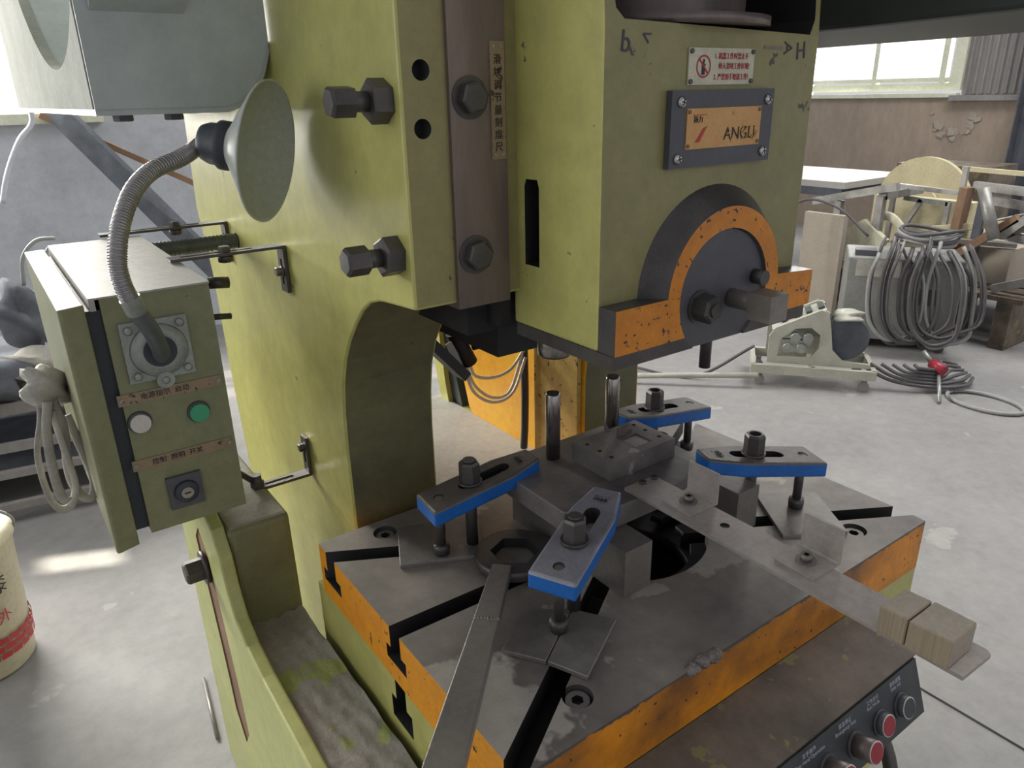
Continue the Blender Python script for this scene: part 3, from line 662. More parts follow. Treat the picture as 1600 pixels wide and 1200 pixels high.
# lamp flange
bm = newbm(); box(bm, 0.134, 0.229, FY - 0.008, FY, 1.152, 1.246)
bm2 = bm; bevel(bm, 0.006, 3)
lathe(bm, (0.183, FY - 0.008, 1.197), (0.183, 1, 1.197), [(0, 0.042), (0.004, 0.040), (0.006, 0.030), (0.0065, 0.0265)], n=36)
cyl(bm, (0.183, FY - 0.014, 1.197), (0.183, FY - 0.0155, 1.197), 0.024, n=30, mi=1)
cyl(bm, (0.183, FY - 0.004, 1.150), (0.183, FY - 0.014, 1.150), 0.013, n=20)
part('lamp_flange', bm, ['alu', 'bakelite'], EC)
for x, z in ((0.145, 1.235), (0.218, 1.236), (0.146, 1.163), (0.218, 1.163), (0.183, 1.150)):
    b = newbm(); lathe(b, (x, FY - 0.008, z), (x, 1, z), [(0, 0.006), (0.0075, 0.006), (0.009, 0.003)], n=14); part('flange_screw', b, 'alu', EC)
for z, s, mm in ((1.127, '电源指示  启动', 'lower'), (1.016, '控制  照明  开关', 'x')):
    b = newbm(); box(b, 0.112, 0.266, FY - 0.0015, FY, z - 0.009, z + 0.009); ST = part('label_strip', b, 'copper', EC)
    for x in (0.117, 0.261):
        b = newbm(); cyl(b, (x, FY - 0.0015, z), (x, FY - 0.003, z), 0.003, n=10); part('rivet', b, 'alu', ST)
    text('lettering', s, 0.011, 'blackprint', (0.18, FY - 0.0018, z), ST)
for x, z, mt in ((0.136, 1.087, 'white'), (0.223, 1.082, 'green')):
    b = newbm(); lathe(b, (x, FY, z), (x, 1, z), [(0, 0.018), (0.004, 0.017), (0.005, 0.0155)], n=30); cyl(b, (x, FY - 0.005, z), (x, FY - 0.010, z), 0.0148, n=30, mi=1)
    part('pilot_button', b, ['slate', mt], EC, label='green pilot button' if mt == 'green' else 'white pilot button')
b = newbm(); box(b, 0.154, 0.207, FY - 0.007, FY, 0.925, 0.982); bevel(b, 0.004); KS = part('key_switch', b, 'slate', EC)
b = newbm(); lathe(b, (0.181, FY - 0.007, 0.953), (0.181, 1, 0.953), [(0, 0.0195), (0.006, 0.018), (0.007, 0.010)], n=30); part('switch_collar', b, 'bakelite', KS)
b = newbm(); cyl(b, (0.181, FY - 0.013, 0.953), (0.181, FY - 0.0155, 0.953), 0.0095, n=24); box(b, 0.176, 0.186, FY - 0.0162, FY - 0.0155, 0.952, 0.9542, 1); part('key_barrel', b, ['brass', 'blackprint'], KS)
# mounting arms from cabinet to the press
def arm(y, z, x0, name, ytab=0.0, down=True, drop=0.085):
    A_ = thing('mounting_arm', name, 'bracket', (0.455, y, z), group=None)
    s = -1 if down else 1
    b = newbm()
    w = 0.0165
    # horizontal limb with long slot, bend and vertical limb with slot
    box(b, x0, 0.45, y - w, y - 0.0045, z, z + 0.005); box(b, x0, 0.45, y + 0.0045, y + w, z, z + 0.005); box(b, x0, x0 + 0.02, y - 0.0045, y + 0.0045, z, z + 0.005); box(b, 0.40, 0.45, y - 0.0045, y + 0.0045, z, z + 0.005)
    z2 = z + s * drop
    za, zb_ = sorted((z + 0.005 if down else z, z2))
    box(b, 0.450, 0.4565, y - w, y - 0.0045, za, zb_); box(b, 0.450, 0.4565, y + 0.0045, y + w, za, zb_)
    box(b, 0.450, 0.4565, y - 0.0045, y + 0.0045, min(z, z + s * 0.022), max(z + 0.005 if down else z, z + s * 0.022)); box(b, 0.450, 0.4565, y - 0.0045, y + 0.0045, min(z2, z2 - s * 0.015), max(z2, z2 - s * 0.015))
    part('slotted_strap', b, 'black', A_)
    b = newbm(); cyl(b, (0.450, y, z + s * 0.045), (0.447, y, z + s * 0.045), 0.011, n=18); hexhead(b, (0.447, y, z + s * 0.045), (-1, 0, 0), 0.016, 0.010); part('fixing_bolt', b, 'gib', A_)
    xb = 0.35
    b = newbm(); hexhead(b, (xb, y, z + 0.005), (0, 0, 1), 0.019, 0.010); cyl(b, (xb, y, z), (xb, y, z - 0.012), 0.013, n=16); hexhead(b, (xb, y, z - 0.0), (0, 0, -1), 0.022, 0.014); part('strap_bolt', b, 'black', A_)
    return A_
arm(1.385, 1.292, 0.255, 'near slotted steel strap bracket running from cabinet top to green press side')
arm(1.76, 1.292, 0.20, 'far slotted steel strap bracket behind the cabinet, partly behind the gooseneck')
LA = thing('mounting_arm', 'lower slotted steel strap bracket at the bottom right corner of the cabinet', 'bracket', (0.45, 1.4, 0.81))
b = newbm(); y = 1.40; w = 0.0135
box(b, 0.335, 0.45, y - w, y - 0.0045, 0.808, 0.814); box(b, 0.335, 0.45, y + 0.0045, y + w, 0.808, 0.814); box(b, 0.335, 0.36, y - 0.0045, y + 0.0045, 0.808, 0.814); box(b, 0.42, 0.45, y - 0.0045, y + 0.0045, 0.808, 0.814)
box(b, 0.45, 0.4565, y - w, y - 0.0045, 0.808, 0.895); box(b, 0.45, 0.4565, y + 0.0045, y + w, 0.808, 0.895); box(b, 0.45, 0.4565, y - 0.0045, y + 0.0045, 0.808, 0.835); box(b, 0.45, 0.4565, y - 0.0045, y + 0.0045, 0.88, 0.895)
part('slotted_strap', b, 'black', LA)
b = newbm(); hexhead(b, (0.45, y, 0.872), (-1, 0, 0), 0.016, 0.011); part('fixing_bolt', b, 'black', LA)
b = newbm(); cyl(b, (0.345, y, 0.84), (0.345, y, 0.79), 0.010, n=14); hexhead(b, (0.345, y, 0.814), (0, 0, 1), 0.024, 0.012); hexhead(b, (0.345, y, 0.808), (0, 0, -1), 0.024, 0.014); cyl(b, (0.272, y, 0.900), (0.345, y, 0.82), 0.006, n=10); part('strap_bolt', b, 'black', LA)
b = newbm(); tube(b, [(0.275, 1.69, 1.262), (0.33, 1.69, 1.262), (0.40, 1.69, 1.262), (0.457, 1.69, 1.262)], 0.016, 14, 20, rf=lambda t: 1 + 0.08 * math.sin(t * 240)); single('conduit', b, 'tube', 'short ribbed grey conduit between cabinet back and press side', 'conduit')
for y, z in ((1.43, 1.235), (1.45, 1.165)):
    b = newbm(); cyl(b, (0.272, y, z), (0.325, y, z), 0.007, n=12); cyl(b, (0.325, y, z), (0.36, y, z - 0.004), 0.011 if z > 1.2 else 0.006, n=16)
    single('cable_gland', b, 'black', ('upper' if z > 1.2 else 'lower') + ' small black cable gland on the right side of the cabinet', 'gland')

# ================================================================== GOOSENECK LAMP
GL = thing('gooseneck_lamp', 'gooseneck work lamp with conical shade, fixed to the cabinet front', 'lamp', (0.183, 1.185, 1.197))
path = [(0.183, 1.185, 1.190), (0.180, 1.16, 1.205), (0.168, 1.125, 1.245), (0.150, 1.105, 1.285)]
b = newbm(); tube(b, path, 0.0125, 16, 8); part('lower_tube', b, 'tube', GL)
b = newbm(); tube(b, [(0.152, 1.108, 1.280), (0.148, 1.104, 1.295), (0.1455, 1.103, 1.303)], 0.0142, 16, 6); part('clamp_sleeve', b, 'alu', GL)
gp = [(0.146, 1.103, 1.300), (0.140, 1.10, 1.325), (0.140, 1.10, 1.352), (0.150, 1.115, 1.385), (0.168, 1.14, 1.415), (0.190, 1.165, 1.440), (0.222, 1.195, 1.459), (0.262, 1.216, 1.470), (0.286, 1.226, 1.480), (0.304, 1.221, 1.491)]
b = newbm(); tube(b, gp, 0.0118, 14, 34, rf=lambda t: 1 + 0.085 * math.sin(t * 2 * PI * 88)); part('gooseneck', b, 'conduit', GL)
n_ = Vector((0.73, -0.66, -0.16)).normalized(); ctr = Vector((0.3765, 1.155, 1.4765)); ap = ctr - n_ * 0.058
b = newbm(); lathe(b, ap, ctr, [(-0.045, 0.012), (-0.040, 0.026), (-0.030, 0.030), (-0.016, 0.031), (-0.012, 0.036), (0.0, 0.036), (0.004, 0.032), (0.010, 0.030)], n=28); part('lamp_socket', b, 'bakelite', GL)
b = newbm(); nn = 48; d, u, w_ = frame_of(n_)
prof_o = [(0.0, 0.026), (0.008, 0.034), (0.056, 0.102), (0.060, 0.103), (0.059, 0.100), (0.054, 0.098), (0.012, 0.030), (0.010, 0.0005)]
rings = [[b.verts.new(ap + n_ * t + (u * math.cos(2 * PI * i / nn) + w_ * math.sin(2 * PI * i / nn)) * r) for i in range(nn)] for t, r in prof_o]
for a_, b_ in zip(rings, rings[1:]):
    for i in range(nn): b.faces.new((a_[i], b_[i], b_[(i + 1) % nn], a_[(i + 1) % nn])).smooth = True
bmesh.ops.recalc_face_normals(b, faces=b.faces[:])
part('lamp_shade', b, 'shade', GL)

# ================================================================== DIE SET
DS = thing('die_set', 'dark steel die set on the bolster with square die block and two guide posts', 'die set', (0.80, 0.88, 0.885))
b = newbm(); prism(b, [(0.657, 0.80), (0.70, 0.757), (0.952, 0.757), (0.952, 1.01), (0.657, 1.01)], 'z', 0.886, 0.925); bevel(b, 0.002, 1); part('die_shoe', b, 'steel', DS)
b = newbm(); box(b, 0.785, 0.942, 0.826, 0.93, 0.9255, 0.962); bevel(b, 0.0015, 1)
cuts = []
for x, y in ((0.80, 0.905), (0.80, 0.872), (0.80, 0.842), (0.925, 0.915), (0.925, 0.885), (0.925, 0.85)):
    k = newbm(); cyl(k, (x, y, 0.95), (x, y, 0.97), 0.0042, n=16, mi=1); cuts.append(k)
k = newbm(); box(k, 0.862, 0.902, 0.845, 0.885, 0.957, 0.97, 0); cuts.append(k)
part('die_block', cut(b, cuts, 'die_block', ['steel', 'slotdark']), None, DS)
b = newbm(); box(b, 0.864, 0.900, 0.847, 0.883, 0.9572, 0.959); part('die_insert', b, 'barsteel', DS)  # lighter steel colour stands in for the reflection on the insert
b = newbm(); box(b, 0.860, 0.884, 0.890, 0.893, 0.9615, 0.982); box(b, 0.872, 0.90, 0.895, 0.90, 0.9615, 0.968); bar(b, (0.86, 0.915, 0.965), (0.853, 0.92, 0.985), 0.002, 0.006); part('stop_tab', b, 'gib', DS)
for x, y in ((0.765, 0.96), (0.905, 0.955)):
    b = newbm(); lathe(b, (x, y, 0.925), (x, y, 2), [(0, 0.0135), (0.124, 0.0135), (0.129, 0.0115)], n=28); part('guide_post', b, 'shiny', DS)
for x, lab in ((0.700, 'left steel parallel block carrying the die set, bright lit end'), (0.982, 'right steel parallel block carrying the die set, behind the angle bracket')):
    b = newbm(); box(b, x, x + 0.058, 0.698 if x < 0.8 else 0.708, 1.0, 0.8002, 0.8855); bevel(b, 0.0015, 1); single('parallel_block', b, 'plate', lab, 'block')

# ================================================================== STRAP CLAMPS
def clamp(name, label, heel, nose, zh=0.915, zn=0.950, bolt_t=0.40, bolt_hex=True, top='strap_dark', plate_z=0.808, pinhole=0.12):
    hx, hy = heel; nx_, ny_ = nose
    L_ = math.hypot(nx_ - hx, ny_ - hy); rz = math.atan2(ny_ - hy, nx_ - hx); sl = (zn - zh) / L_
    A_ = thing('strap_clamp', label, 'clamp', (hx, hy, 0.80), rz)
    h0 = zh - 0.80; W_ = 0.038; th = 0.029
    b = newbm(); prism(b, [(0, -W_), (L_ * 0.70, -W_), (L_, -W_ * 0.62), (L_, W_ * 0.62), (L_ * 0.70, W_), (0, W_)], 'z', -th, 0)
    bevel(b, 0.004, 2, 0.5)
    for f in b.faces: f.normal_update(); f.material_index = 0 if f.normal.z > 0.25 else 1
    s0, s1, sw = 0.30 * L_, 0.76 * L_, 0.0125
    k = newbm(); pts = [(s0 + sw + sw * math.cos(a), sw * math.sin(a)) for a in [PI / 2 + PI * i / 10 for i in range(11)]] + [(s1 - sw + sw * math.cos(a), sw * math.sin(a)) for a in [-PI / 2 + PI * i / 10 for i in range(11)]]
    prism(k, pts, 'z', -0.05, 0.05, 2)
    k2 = newbm(); cyl(k2, (pinhole * L_, 0, -0.006), (pinhole * L_, 0, 0.02), 0.0088, n=24, mi=2)
    me = cut(b, [k, k2], 'strap', [top, 'blue', 'slotdark'])
    sh = Matrix(((1, 0, 0, 0), (0, 1, 0, 0), (sl, 0, 1, h0), (0, 0, 0, 1))); me.transform(sh)
    ST = part('strap', me, None, A_, True)
    zt = lambda x: h0 + sl * x
    t = text('lettering', 'Q345\nM20', 0.0125, 'slotdark', (0, 0, 0), ST, rot=(0, 0, 0), ext=0.0004)
    t.data.transform(Matrix.Translation((L_ * 0.88, 0, zt(L_ * 0.88) + 0.0003)) @ Matrix.Rotation(-PI / 2, 4, 'Z'))
    b = newbm(); bx = L_ * bolt_t
    cyl(b, (bx, 0, zt(bx) + 0.0005), (bx, 0, zt(bx) + 0.005), 0.0215, n=30)
    part('washer', b, 'black', A_, True)
    b = newbm(); zb_ = zt(bx) + 0.005; hexhead(b, (bx, 0, zb_), (0, 0, 1), 0.032, 0.036, rot=0.35)
    if bolt_hex:
        cyl(b, (bx, 0, zb_ + 0.036), (bx, 0, zb_ + 0.040), 0.0105, n=24); part('hex_nut', b, 'black', A_, True)
    else:
        k = newbm(); cyl(k, (bx, 0, zb_ + 0.015), (bx, 0, zb_ + 0.05), 0.0105, n=24, mi=1)
        part('hex_nut', cut(b, [k], 'hex_nut', ['black', 'slotdark']), None, A_, True)
    b = newbm(); cyl(b, (bx, 0, 0.001), (bx, 0, zt(bx) + 0.015 if not bolt_hex else zb_), 0.0105, n=20); part('stud', b, 'black', A_, True)
    b = newbm(); cyl(b, (pinhole * L_, 0, zt(pinhole * L_) - 0.02), (pinhole * L_, 0, zt(pinhole * L_) - 0.002), 0.0074, n=20); part('screw_tip', b, 'plate', A_, True)
    px_ = pinhole * L_; pz = plate_z - 0.80
    b = newbm(); cyl(b, (px_, 0, pz + 0.018), (px_, 0, zt(px_) - 0.021), 0.0082, n=20); lathe(b, (px_, 0, pz + 0.0005), (px_, 0, 1), [(0, 0.0135), (0.012, 0.0145), (0.018, 0.0135), (0.019, 0.008)], n=26); part('heel_screw', b, 'black', A_, True)
    return A_
clamp('A', 'front strap clamp with bright worn top and blue end, nearest the camera', (0.5425, 0.685), (0.735, 0.780), top='strap', bolt_t=0.38)
clamp('B', 'left strap clamp with sooty top and blue side, beside the green column', (0.503, 0.975), (0.717, 0.957), bolt_t=0.40)
clamp('C', 'right strap clamp with open hollow nut, nearest the front right corner bolt', (1.170, 0.686), (0.950, 0.770), bolt_t=0.56, bolt_hex=False)
clamp('D', 'rear right strap clamp with open hollow nut, behind the die block', (1.196, 0.990), (0.958, 0.990), bolt_t=0.58, bolt_hex=False)
def quad_plate(name, label, pts, z0, z1, mt='plate', grp=None):
    b = newbm(); prism(b, pts, 'z', z0, z1); bevel(b, 0.0008, 1); return single(name, b, mt, label, 'plate', grp)
quad_plate('steel_shim', 'left half of a pair of steel shim plates under the front clamp screw', [(0.560, 0.760), (0.612, 0.722), (0.510, 0.656), (0.473, 0.713)], 0.8003, 0.8078)
quad_plate('steel_shim', 'right half of a pair of steel shim plates, beside the corner socket screw', [(0.613, 0.7205), (0.650, 0.662), (0.537, 0.598), (0.5115, 0.6545)], 0.8003, 0.8078)
quad_plate('steel_shim', 'dark steel shim plate under the left clamp heel screw', [(0.505, 1.095), (0.648, 1.04), (0.584, 0.925), (0.453, 0.985)], 0.8003, 0.8078, 'steel')
quad_plate('steel_shim', 'steel shim plate under the right clamp heel screw', [(1.126, 0.775), (1.222, 0.705), (1.144, 0.588), (1.040, 0.649)], 0.8003, 0.8078)

# ================================================================== RING SPANNER
WS = thing('ring_spanner', 'heavy flat ring spanner lying across the bolster with handle towards the front', 'spanner', (0.45, 0.75, 0.80))
b = newbm(); ctr2 = Vector((0.618, 0.880, 0)); nn = 40
lathe(b, (0.618, 0.880, 0.8085), (0.618, 0.880, 1), [(0, 0.066), (0.003, 0.069), (0.015, 0.069), (0.018, 0.066)], n=nn)
k = newbm(); cyl(k, (0.618, 0.880, 0.79), (0.618, 0.880, 0.84), 0.042, n=6, rot=0.4, mi=1)
part('ring_head', cut(b, [k], 'ring_head', ['black', 'slotdark']), None, WS)
b = newbm()
h0, h1 = Vector((0.575, 0.856, 0.822)), Vector((0.262, 0.528, 0.854)); dd = (h1 - h0); sd = dd.cross(Vector((0, 0, 1))).normalized(); up = Vector((0, 0, 0.008))
A = [h0 + sd * 0.0165 - up, h0 - sd * 0.0165 - up, h0 - sd * 0.0165 + up, h0 + sd * 0.0165 + up]
B = [h1 + sd * 0.024 - up, h1 - sd * 0.024 - up, h1 - sd * 0.024 + up, h1 + sd * 0.024 + up]
va = [b.verts.new(p) for p in A]; vb = [b.verts.new(p) for p in B]; b.faces.new(va); b.faces.new(vb[::-1])
for i in range(4): b.faces.new((va[i], vb[i], vb[(i + 1) % 4], va[(i + 1) % 4]))
bmesh.ops.recalc_face_normals(b, faces=b.faces[:]); bevel(b, 0.0018, 2)
part('handle', b, 'plate', WS)
b = newbm(); mid = h0 + dd * 0.33 + up
for i in range(12): bmesh.ops.create_icosphere(b, subdivisions=1, radius=0.004, matrix=Matrix.Translation(mid + sd * (-0.016 + 0.003 * i) + Vector((random.uniform(-.002, .002), 0, -0.002))))
part('weld_seam', b, 'weld', WS)

# ================================================================== FLAT BAR, BRACKETS, BLOCKS
b = newbm(); prism(b, [(0.783, 0.246), (0.845, 0.244), (0.851, 0.25), (0.853, 0.79), (0.783, 0.79)], 'z', 0.9255, 0.931)
k = newbm(); cyl(k, (0.822, 0.612, 0.9), (0.822, 0.612, 0.95), 0.0075, n=20, mi=1)
FB = thing('flat_bar', 'long bare steel flat bar projecting from the die set over the front edge', 'bar', (0.818, 0.52, 0.9255))
part('strip', cut(b, [k], 'strip', ['barsteel', 'slotdark']), None, FB)
for x in (0.818, 0.846):
    b = newbm(); cyl(b, (x, 0.783, 0.931), (x, 0.783, 0.935), 0.0065, n=18); cyl(b, (x, 0.783, 0.9351), (x, 0.783, 0.9353), 0.0035, n=6, mi=1); part('cap_screw', b, ['black', 'slotdark'], FB)
for i, (yc, lab) in enumerate(((0.690, 'bright steel angle bracket screwed to the flat bar beside the die set'), (0.480, 'bright steel angle bracket screwed to the flat bar at the bolster edge'))):
    BR = thing('angle_bracket', lab, 'bracket', (0.83, yc, 0.931))
    b = newbm()
    x2 = 0.862 if i == 0 else 0.868
    prism(b, [(x2 - 0.062, 0.9313), (x2 - 0.062, 0.9335), (x2 - 0.006, 0.9335), (x2 - 0.003, 0.936), (x2 - 0.003, 0.986), (x2, 0.986), (x2, 0.9325), (x2 - 0.002, 0.9313)], 'y', yc - 0.031, yc + 0.031)
    part('angle_sheet', b, 'barsteel', BR)
    b = newbm(); cyl(b, (x2 - 0.032, yc + 0.002, 0.9336), (x2 - 0.032, yc + 0.002, 0.9352), 0.0145, n=26); part('washer', b, 'plate', BR)
    b = newbm(); cyl(b, (x2 - 0.032, yc + 0.002, 0.9353), (x2 - 0.032, yc + 0.002, 0.944), 0.0078, n=22); k = newbm(); cyl(k, (x2 - 0.032, yc + 0.002, 0.939), (x2 - 0.032, yc + 0.002, 0.95), 0.0042, n=6, mi=1)
    part('cap_screw', cut(b, [k], 'cap_screw', ['plate', 'slotdark']), None, BR)
for pts, lab in (([(0.775, 0.345), (0.832, 0.345), (0.834, 0.3125), (0.777, 0.3125)], 'beige laminated board block on the flat bar, rear one with a yellow tinged edge'),
                 ([(0.776, 0.3105), (0.836, 0.3105), (0.836, 0.262), (0.779, 0.262)], 'beige laminated board block on the flat bar, front one by the bar end')):
    b = newbm(); prism(b, pts, 'z', 0.9315, 0.970); bevel(b, 0.0015, 1)
    BB = single('board_block', b, ['foam', 'foamtop'], lab, 'block')
    for p in BB.data.polygons:
        if p.normal.z > 0.9 or p.normal.y < -0.9: p.material_index = 1

# ================================================================== SENSOR AND WIRES IN THE THROAT
SN = thing('light_sensor', 'dark sensor bracket with clamp, hanging behind the throat of the press', 'sensor', (0.79, 1.35, 1.03))
b = newbm(); bar(b, (0.725, 1.35, 1.065), (0.815, 1.35, 0.962), 0.05, 0.022); part('bracket_plate', b, 'bakelite', SN)
b = newbm(); cyl(b, (0.79, 1.34, 1.07), (0.83, 1.34, 0.99), 0.018, n=16); cyl(b, (0.825, 1.32, 1.035), (0.86, 1.31, 1.04), 0.010, n=14); part('sensor_head', b, 'slotdark', SN)
b = newbm(); bar(b, (0.775, 1.335, 1.05), (0.80, 1.335, 0.985), 0.004, 0.018); bar(b, (0.76, 1.33, 1.085), (0.80, 1.33, 1.078), 0.01, 0.018); bar(b, (0.81, 1.33, 1.09), (0.845, 1.33, 1.086), 0.02, 0.016); part('mirror_strip', b, 'cabtop', SN)
for i, pts in enumerate([[(0.87, 1.33, 1.045), (0.90, 1.34, 1.00), (0.935, 1.35, 0.985), (0.975, 1.35, 1.0), (1.0, 1.36, 1.04)],
                         [(0.83, 1.34, 0.985), (0.85, 1.35, 0.95), (0.90, 1.35, 0.935), (0.95, 1.35, 0.945), (1.0, 1.36, 0.985)],
                         [(0.82, 1.34, 0.985), (0.848, 1.35, 0.925), (0.895, 1.35, 0.885), (0.945, 1.35, 0.89), (0.99, 1.36, 0.97)],
                         [(0.815, 1.34, 0.98), (0.845, 1.35, 0.91), (0.90, 1.35, 0.872), (0.955, 1.35, 0.885), (1.0, 1.36, 0.96)],
                         [(0.87, 1.33, 1.05), (0.905, 1.35, 1.01), (0.945, 1.36, 0.995), (0.985, 1.36, 1.02), (1.0, 1.37, 1.05)]]):
    b = newbm(); tube(b, pts, 0.0038, 8, 8); single('sensor_wire', b, 'wirewhite', 'thin pale wire of the upper shallow pair behind the throat' if i in (0, 4) else 'thin pale wire of the deeper hanging loops before the yellow press side', 'wire', 'upper sensor wires' if i in (0, 4) else 'lower sensor wire loops')
b = newbm(); tube(b, [(1.005, 1.37, 1.2), (1.003, 1.37, 1.03), (1.004, 1.37, 0.88), (1.002, 1.37, 0.78), (1.005, 1.38, 0.71)], 0.0095, 12, 6); single('black_conduit', b, 'bakelite', 'black conduit running down beside the yellow inner side of the press', 'conduit')

# ================================================================== LEFT BACKGROUND
b = newbm(); tube(b, [(0.37, 5.0, 1.60), (0.371, 5.0, 1.464), (0.29, 5.0, 1.369), (0.2, 5.0, 1.208), (0.14, 5.0, 1.05)], 0.014, 8, 6); single('hanging_cable', b, 'wallgrey', 'cable curving down in front of the grey back wall', 'cable')
b = newbm(); bar(b, (0.515, 5.5, 1.56), (1.53, 4.75, 0.03), 0.06, 0.13); single('diagonal_brace', b, 'fabricdark', 'dark steel brace leaning diagonally in front of the grey back wall', 'brace')
b = newbm(); bar(b, (0.456, 5.5, 1.49), (3.0, 4.82, 0.02), 0.03, 0.035); single('rusty_pole', b, 'rust', 'long rusty pole leaning across the grey back wall', 'pole')
RK = thing('steel_rack', 'low grey steel rack holding bags at the far left behind the cabinet', 'rack', (-0.5, 3.3, 0))
for z, y, h in ((0.435, 3.3, 0.05), (0.29, 3.25, 0.035), (0.19, 3.22, 0.03), (0.07, 3.18, 0.03)):
    b = newbm(); bar(b, (-1.3, y + 0.25, z), (0.52, y - 0.02, z), 0.03, h); part('rail', b, 'cladding', RK)
for x, y in ((-1.25, 3.52), (0.45, 3.28), (-1.25, 4.3), (0.45, 4.1)):
    b = newbm(); box(b, x - 0.02, x + 0.02, y - 0.02, y + 0.02, 0, 0.5); part('post', b, 'cladding', RK)
b = newbm(); prism(b, [(-1.3, 3.56), (0.5, 3.3), (0.5, 4.3), (-1.3, 4.5)], 'z', 0.14, 0.16); part('shelf', b, 'fabricdark', RK)
b = newbm(); prism(b, [(-1.3, 3.56), (0.5, 3.3), (0.5, 4.3), (-1.3, 4.5)], 'z', 0.46, 0.48); part('shelf', b, 'fabricdark', RK)
b = newbm(); bar(b, (-1.2, 4.35, 0.66), (0.30, 4.25, 0.655), 0.05, 0.025); single('pale_batten', b, 'paleyellow', 'pale batten lying along the back of the rack', 'batten')
def blob(bm, ctr, sx, sy, sz, amp=0.25, seed=0, sub=3):
    r = random.Random(seed); g = bmesh.ops.create_icosphere(bm, subdivisions=sub, radius=1)
    ph = [(r.uniform(1, 3.4), r.uniform(1, 3.4), r.uniform(1, 3.4), r.uniform(0, 6)) for _ in range(5)]
    for v in g['verts']:
        p = v.co.copy(); k = 1 + amp * sum(math.sin(a * p.x * 2 + b2 * p.y * 2 + c2 * p.z * 2 + q) for a, b2, c2, q in ph) / 3
        v.co = Vector(ctr) + Vector((p.x * sx * k, p.y * sy * k, p.z * sz * k))
    for f in bm.faces: f.smooth = True
for nm, ctr, s, sd, mt, lab in (('cloth_bag', (0.06, 3.62, 0.72), (0.10, 0.10, 0.14), 1, 'fabricdark', 'slumped slate cloth bag standing upright on the rack with tied neck'),
                            ('cloth_bag', (0.04, 3.45, 0.56), (0.15, 0.10, 0.07), 2, 'fabric', 'pale folded sack lying at the front of the rack'),
                            ('cloth_bag', (-0.12, 3.40, 0.55), (0.16, 0.12, 0.08), 5, 'fabricdark', 'dark crumpled sack at the left edge of the rack'),
                            ('cloth_bag', (0.20, 3.75, 0.68), (0.09, 0.08, 0.13), 8, 'slotdark', 'dark bag leaning on the rack just behind the cabinet door')):
    b = newbm(); blob(b, ctr, *s, 0.3, sd); single(nm, b, mt, lab, 'bag')
b = newbm(); tube(b, [(0.10, 3.6, 0.86), (0.12, 3.6, 0.97), (0.18, 3.62, 1.03), (0.25, 3.64, 1.03)], 0.008, 8, 6); tube(b, [(0.16, 3.6, 0.82), (0.17, 3.6, 0.93), (0.22, 3.6, 1.0)], 0.008, 8, 6); single('bag_strap', b, 'cablelight', 'pale thin straps rising above the upright bag on the rack', 'strap')
b = newbm(); blob(b, (0.03, 1.38, 1.118), 0.030, 0.032, 0.036, 0.3, 4)
RP = thing('tied_rope', 'pale webbing rope knotted and hanging in loops on the cabinet door handle', 'rope', (0.03, 1.38, 1.1))
part('knot', b, 'fabric', RP)
for pts in ([(0.02, 1.37, 1.11), (0.012, 1.36, 1.07), (-0.005, 1.36, 1.01), (-0.006, 1.36, 0.94), (0.004, 1.36, 0.905), (0.022, 1.36, 0.905), (0.036, 1.36, 0.94), (0.034, 1.36, 1.0), (0.03, 1.36, 1.08)],
            [(0.035, 1.37, 1.10), (0.040, 1.37, 1.04), (0.032, 1.37, 0.96), (0.040, 1.37, 0.915), (0.056, 1.37, 0.905), (0.066, 1.38, 0.94), (0.058, 1.38, 1.0), (0.05, 1.38, 1.06)],
            [(0.028, 1.35, 1.10), (0.016, 1.35, 1.05), (0.01, 1.35, 0.98), (0.012, 1.35, 0.93), (0.02, 1.35, 0.918)]):
    b = newbm(); tube(b, pts, 0.0075, 8, 8, flat=0.45); part('loop', b, 'fabric', RP)
# bucket
BK = thing('plastic_bucket', 'cream plastic bucket with red brick print at the left edge', 'bucket', (-0.272, 2.37, 0))
b = newbm(); lathe(b, (-0.272, 2.37, 0.002), (-0.272, 2.37, 1), [(0, 0.12), (0.01, 0.128), (0.40, 0.152), (0.405, 0.160), (0.43, 0.161), (0.435, 0.156), (0.44, 0.15), (0.435, 0.01)], n=48); part('shell', b, 'bucket', BK)
b = newbm()
for row in range(3):
    for i in range(26):
        a = (i + 0.5 * (row % 2)) * 2 * PI / 26; r = 0.1375 + 0.0016 * row + 0.0006
        z = 0.070 + row * 0.024
        a2 = a + 2 * PI / 26 * 0.86
        q = [(r * math.cos(t), r * math.sin(t), zz) for t, zz in ((a, z), (a2, z), (a2, z + 0.018), (a, z + 0.018))]
        vs = [b.verts.new((-0.272 + q_[0] * (1 + (0.0012 if q_[2] > z else 0) * 5), 2.37 + q_[1] * (1 + (0.0012 if q_[2] > z else 0) * 5), q_[2])) for q_ in q]
        b.faces.new(vs)
part('brick_print', b, 'redprint', BK)
for ch, a, z, s, mt in (('外', -0.95, 0.20, 0.045, 'redprint'), ('漆', -0.95, 0.30, 0.06, 'blackprint'), ('墙', -1.3, 0.20, 0.045, 'redprint'), ('乳', -1.32, 0.30, 0.06, 'blackprint')):
    r = 0.151 if z > 0.25 else 0.145
    text('lettering', ch, s, mt, (-0.272 + r * math.cos(a), 2.37 + r * math.sin(a), z), BK, rot=(PI / 2, 0, a + PI / 2))
b = newbm(); tube(b, [(-0.115, 2.37, 0.40), (-0.11, 2.33, 0.46), (-0.15, 2.28, 0.52), (-0.22, 2.26, 0.54)], 0.004, 8, 6); part('handle', b, 'cablelight', BK)
b = newbm(); cyl(b, (0.232, 1.90, 0.006), (0.205, 1.655, 0.006), 0.005, n=10); single('steel_rod', b, 'plate', 'thin steel rod lying on the floor beside the press leg', 'rod')

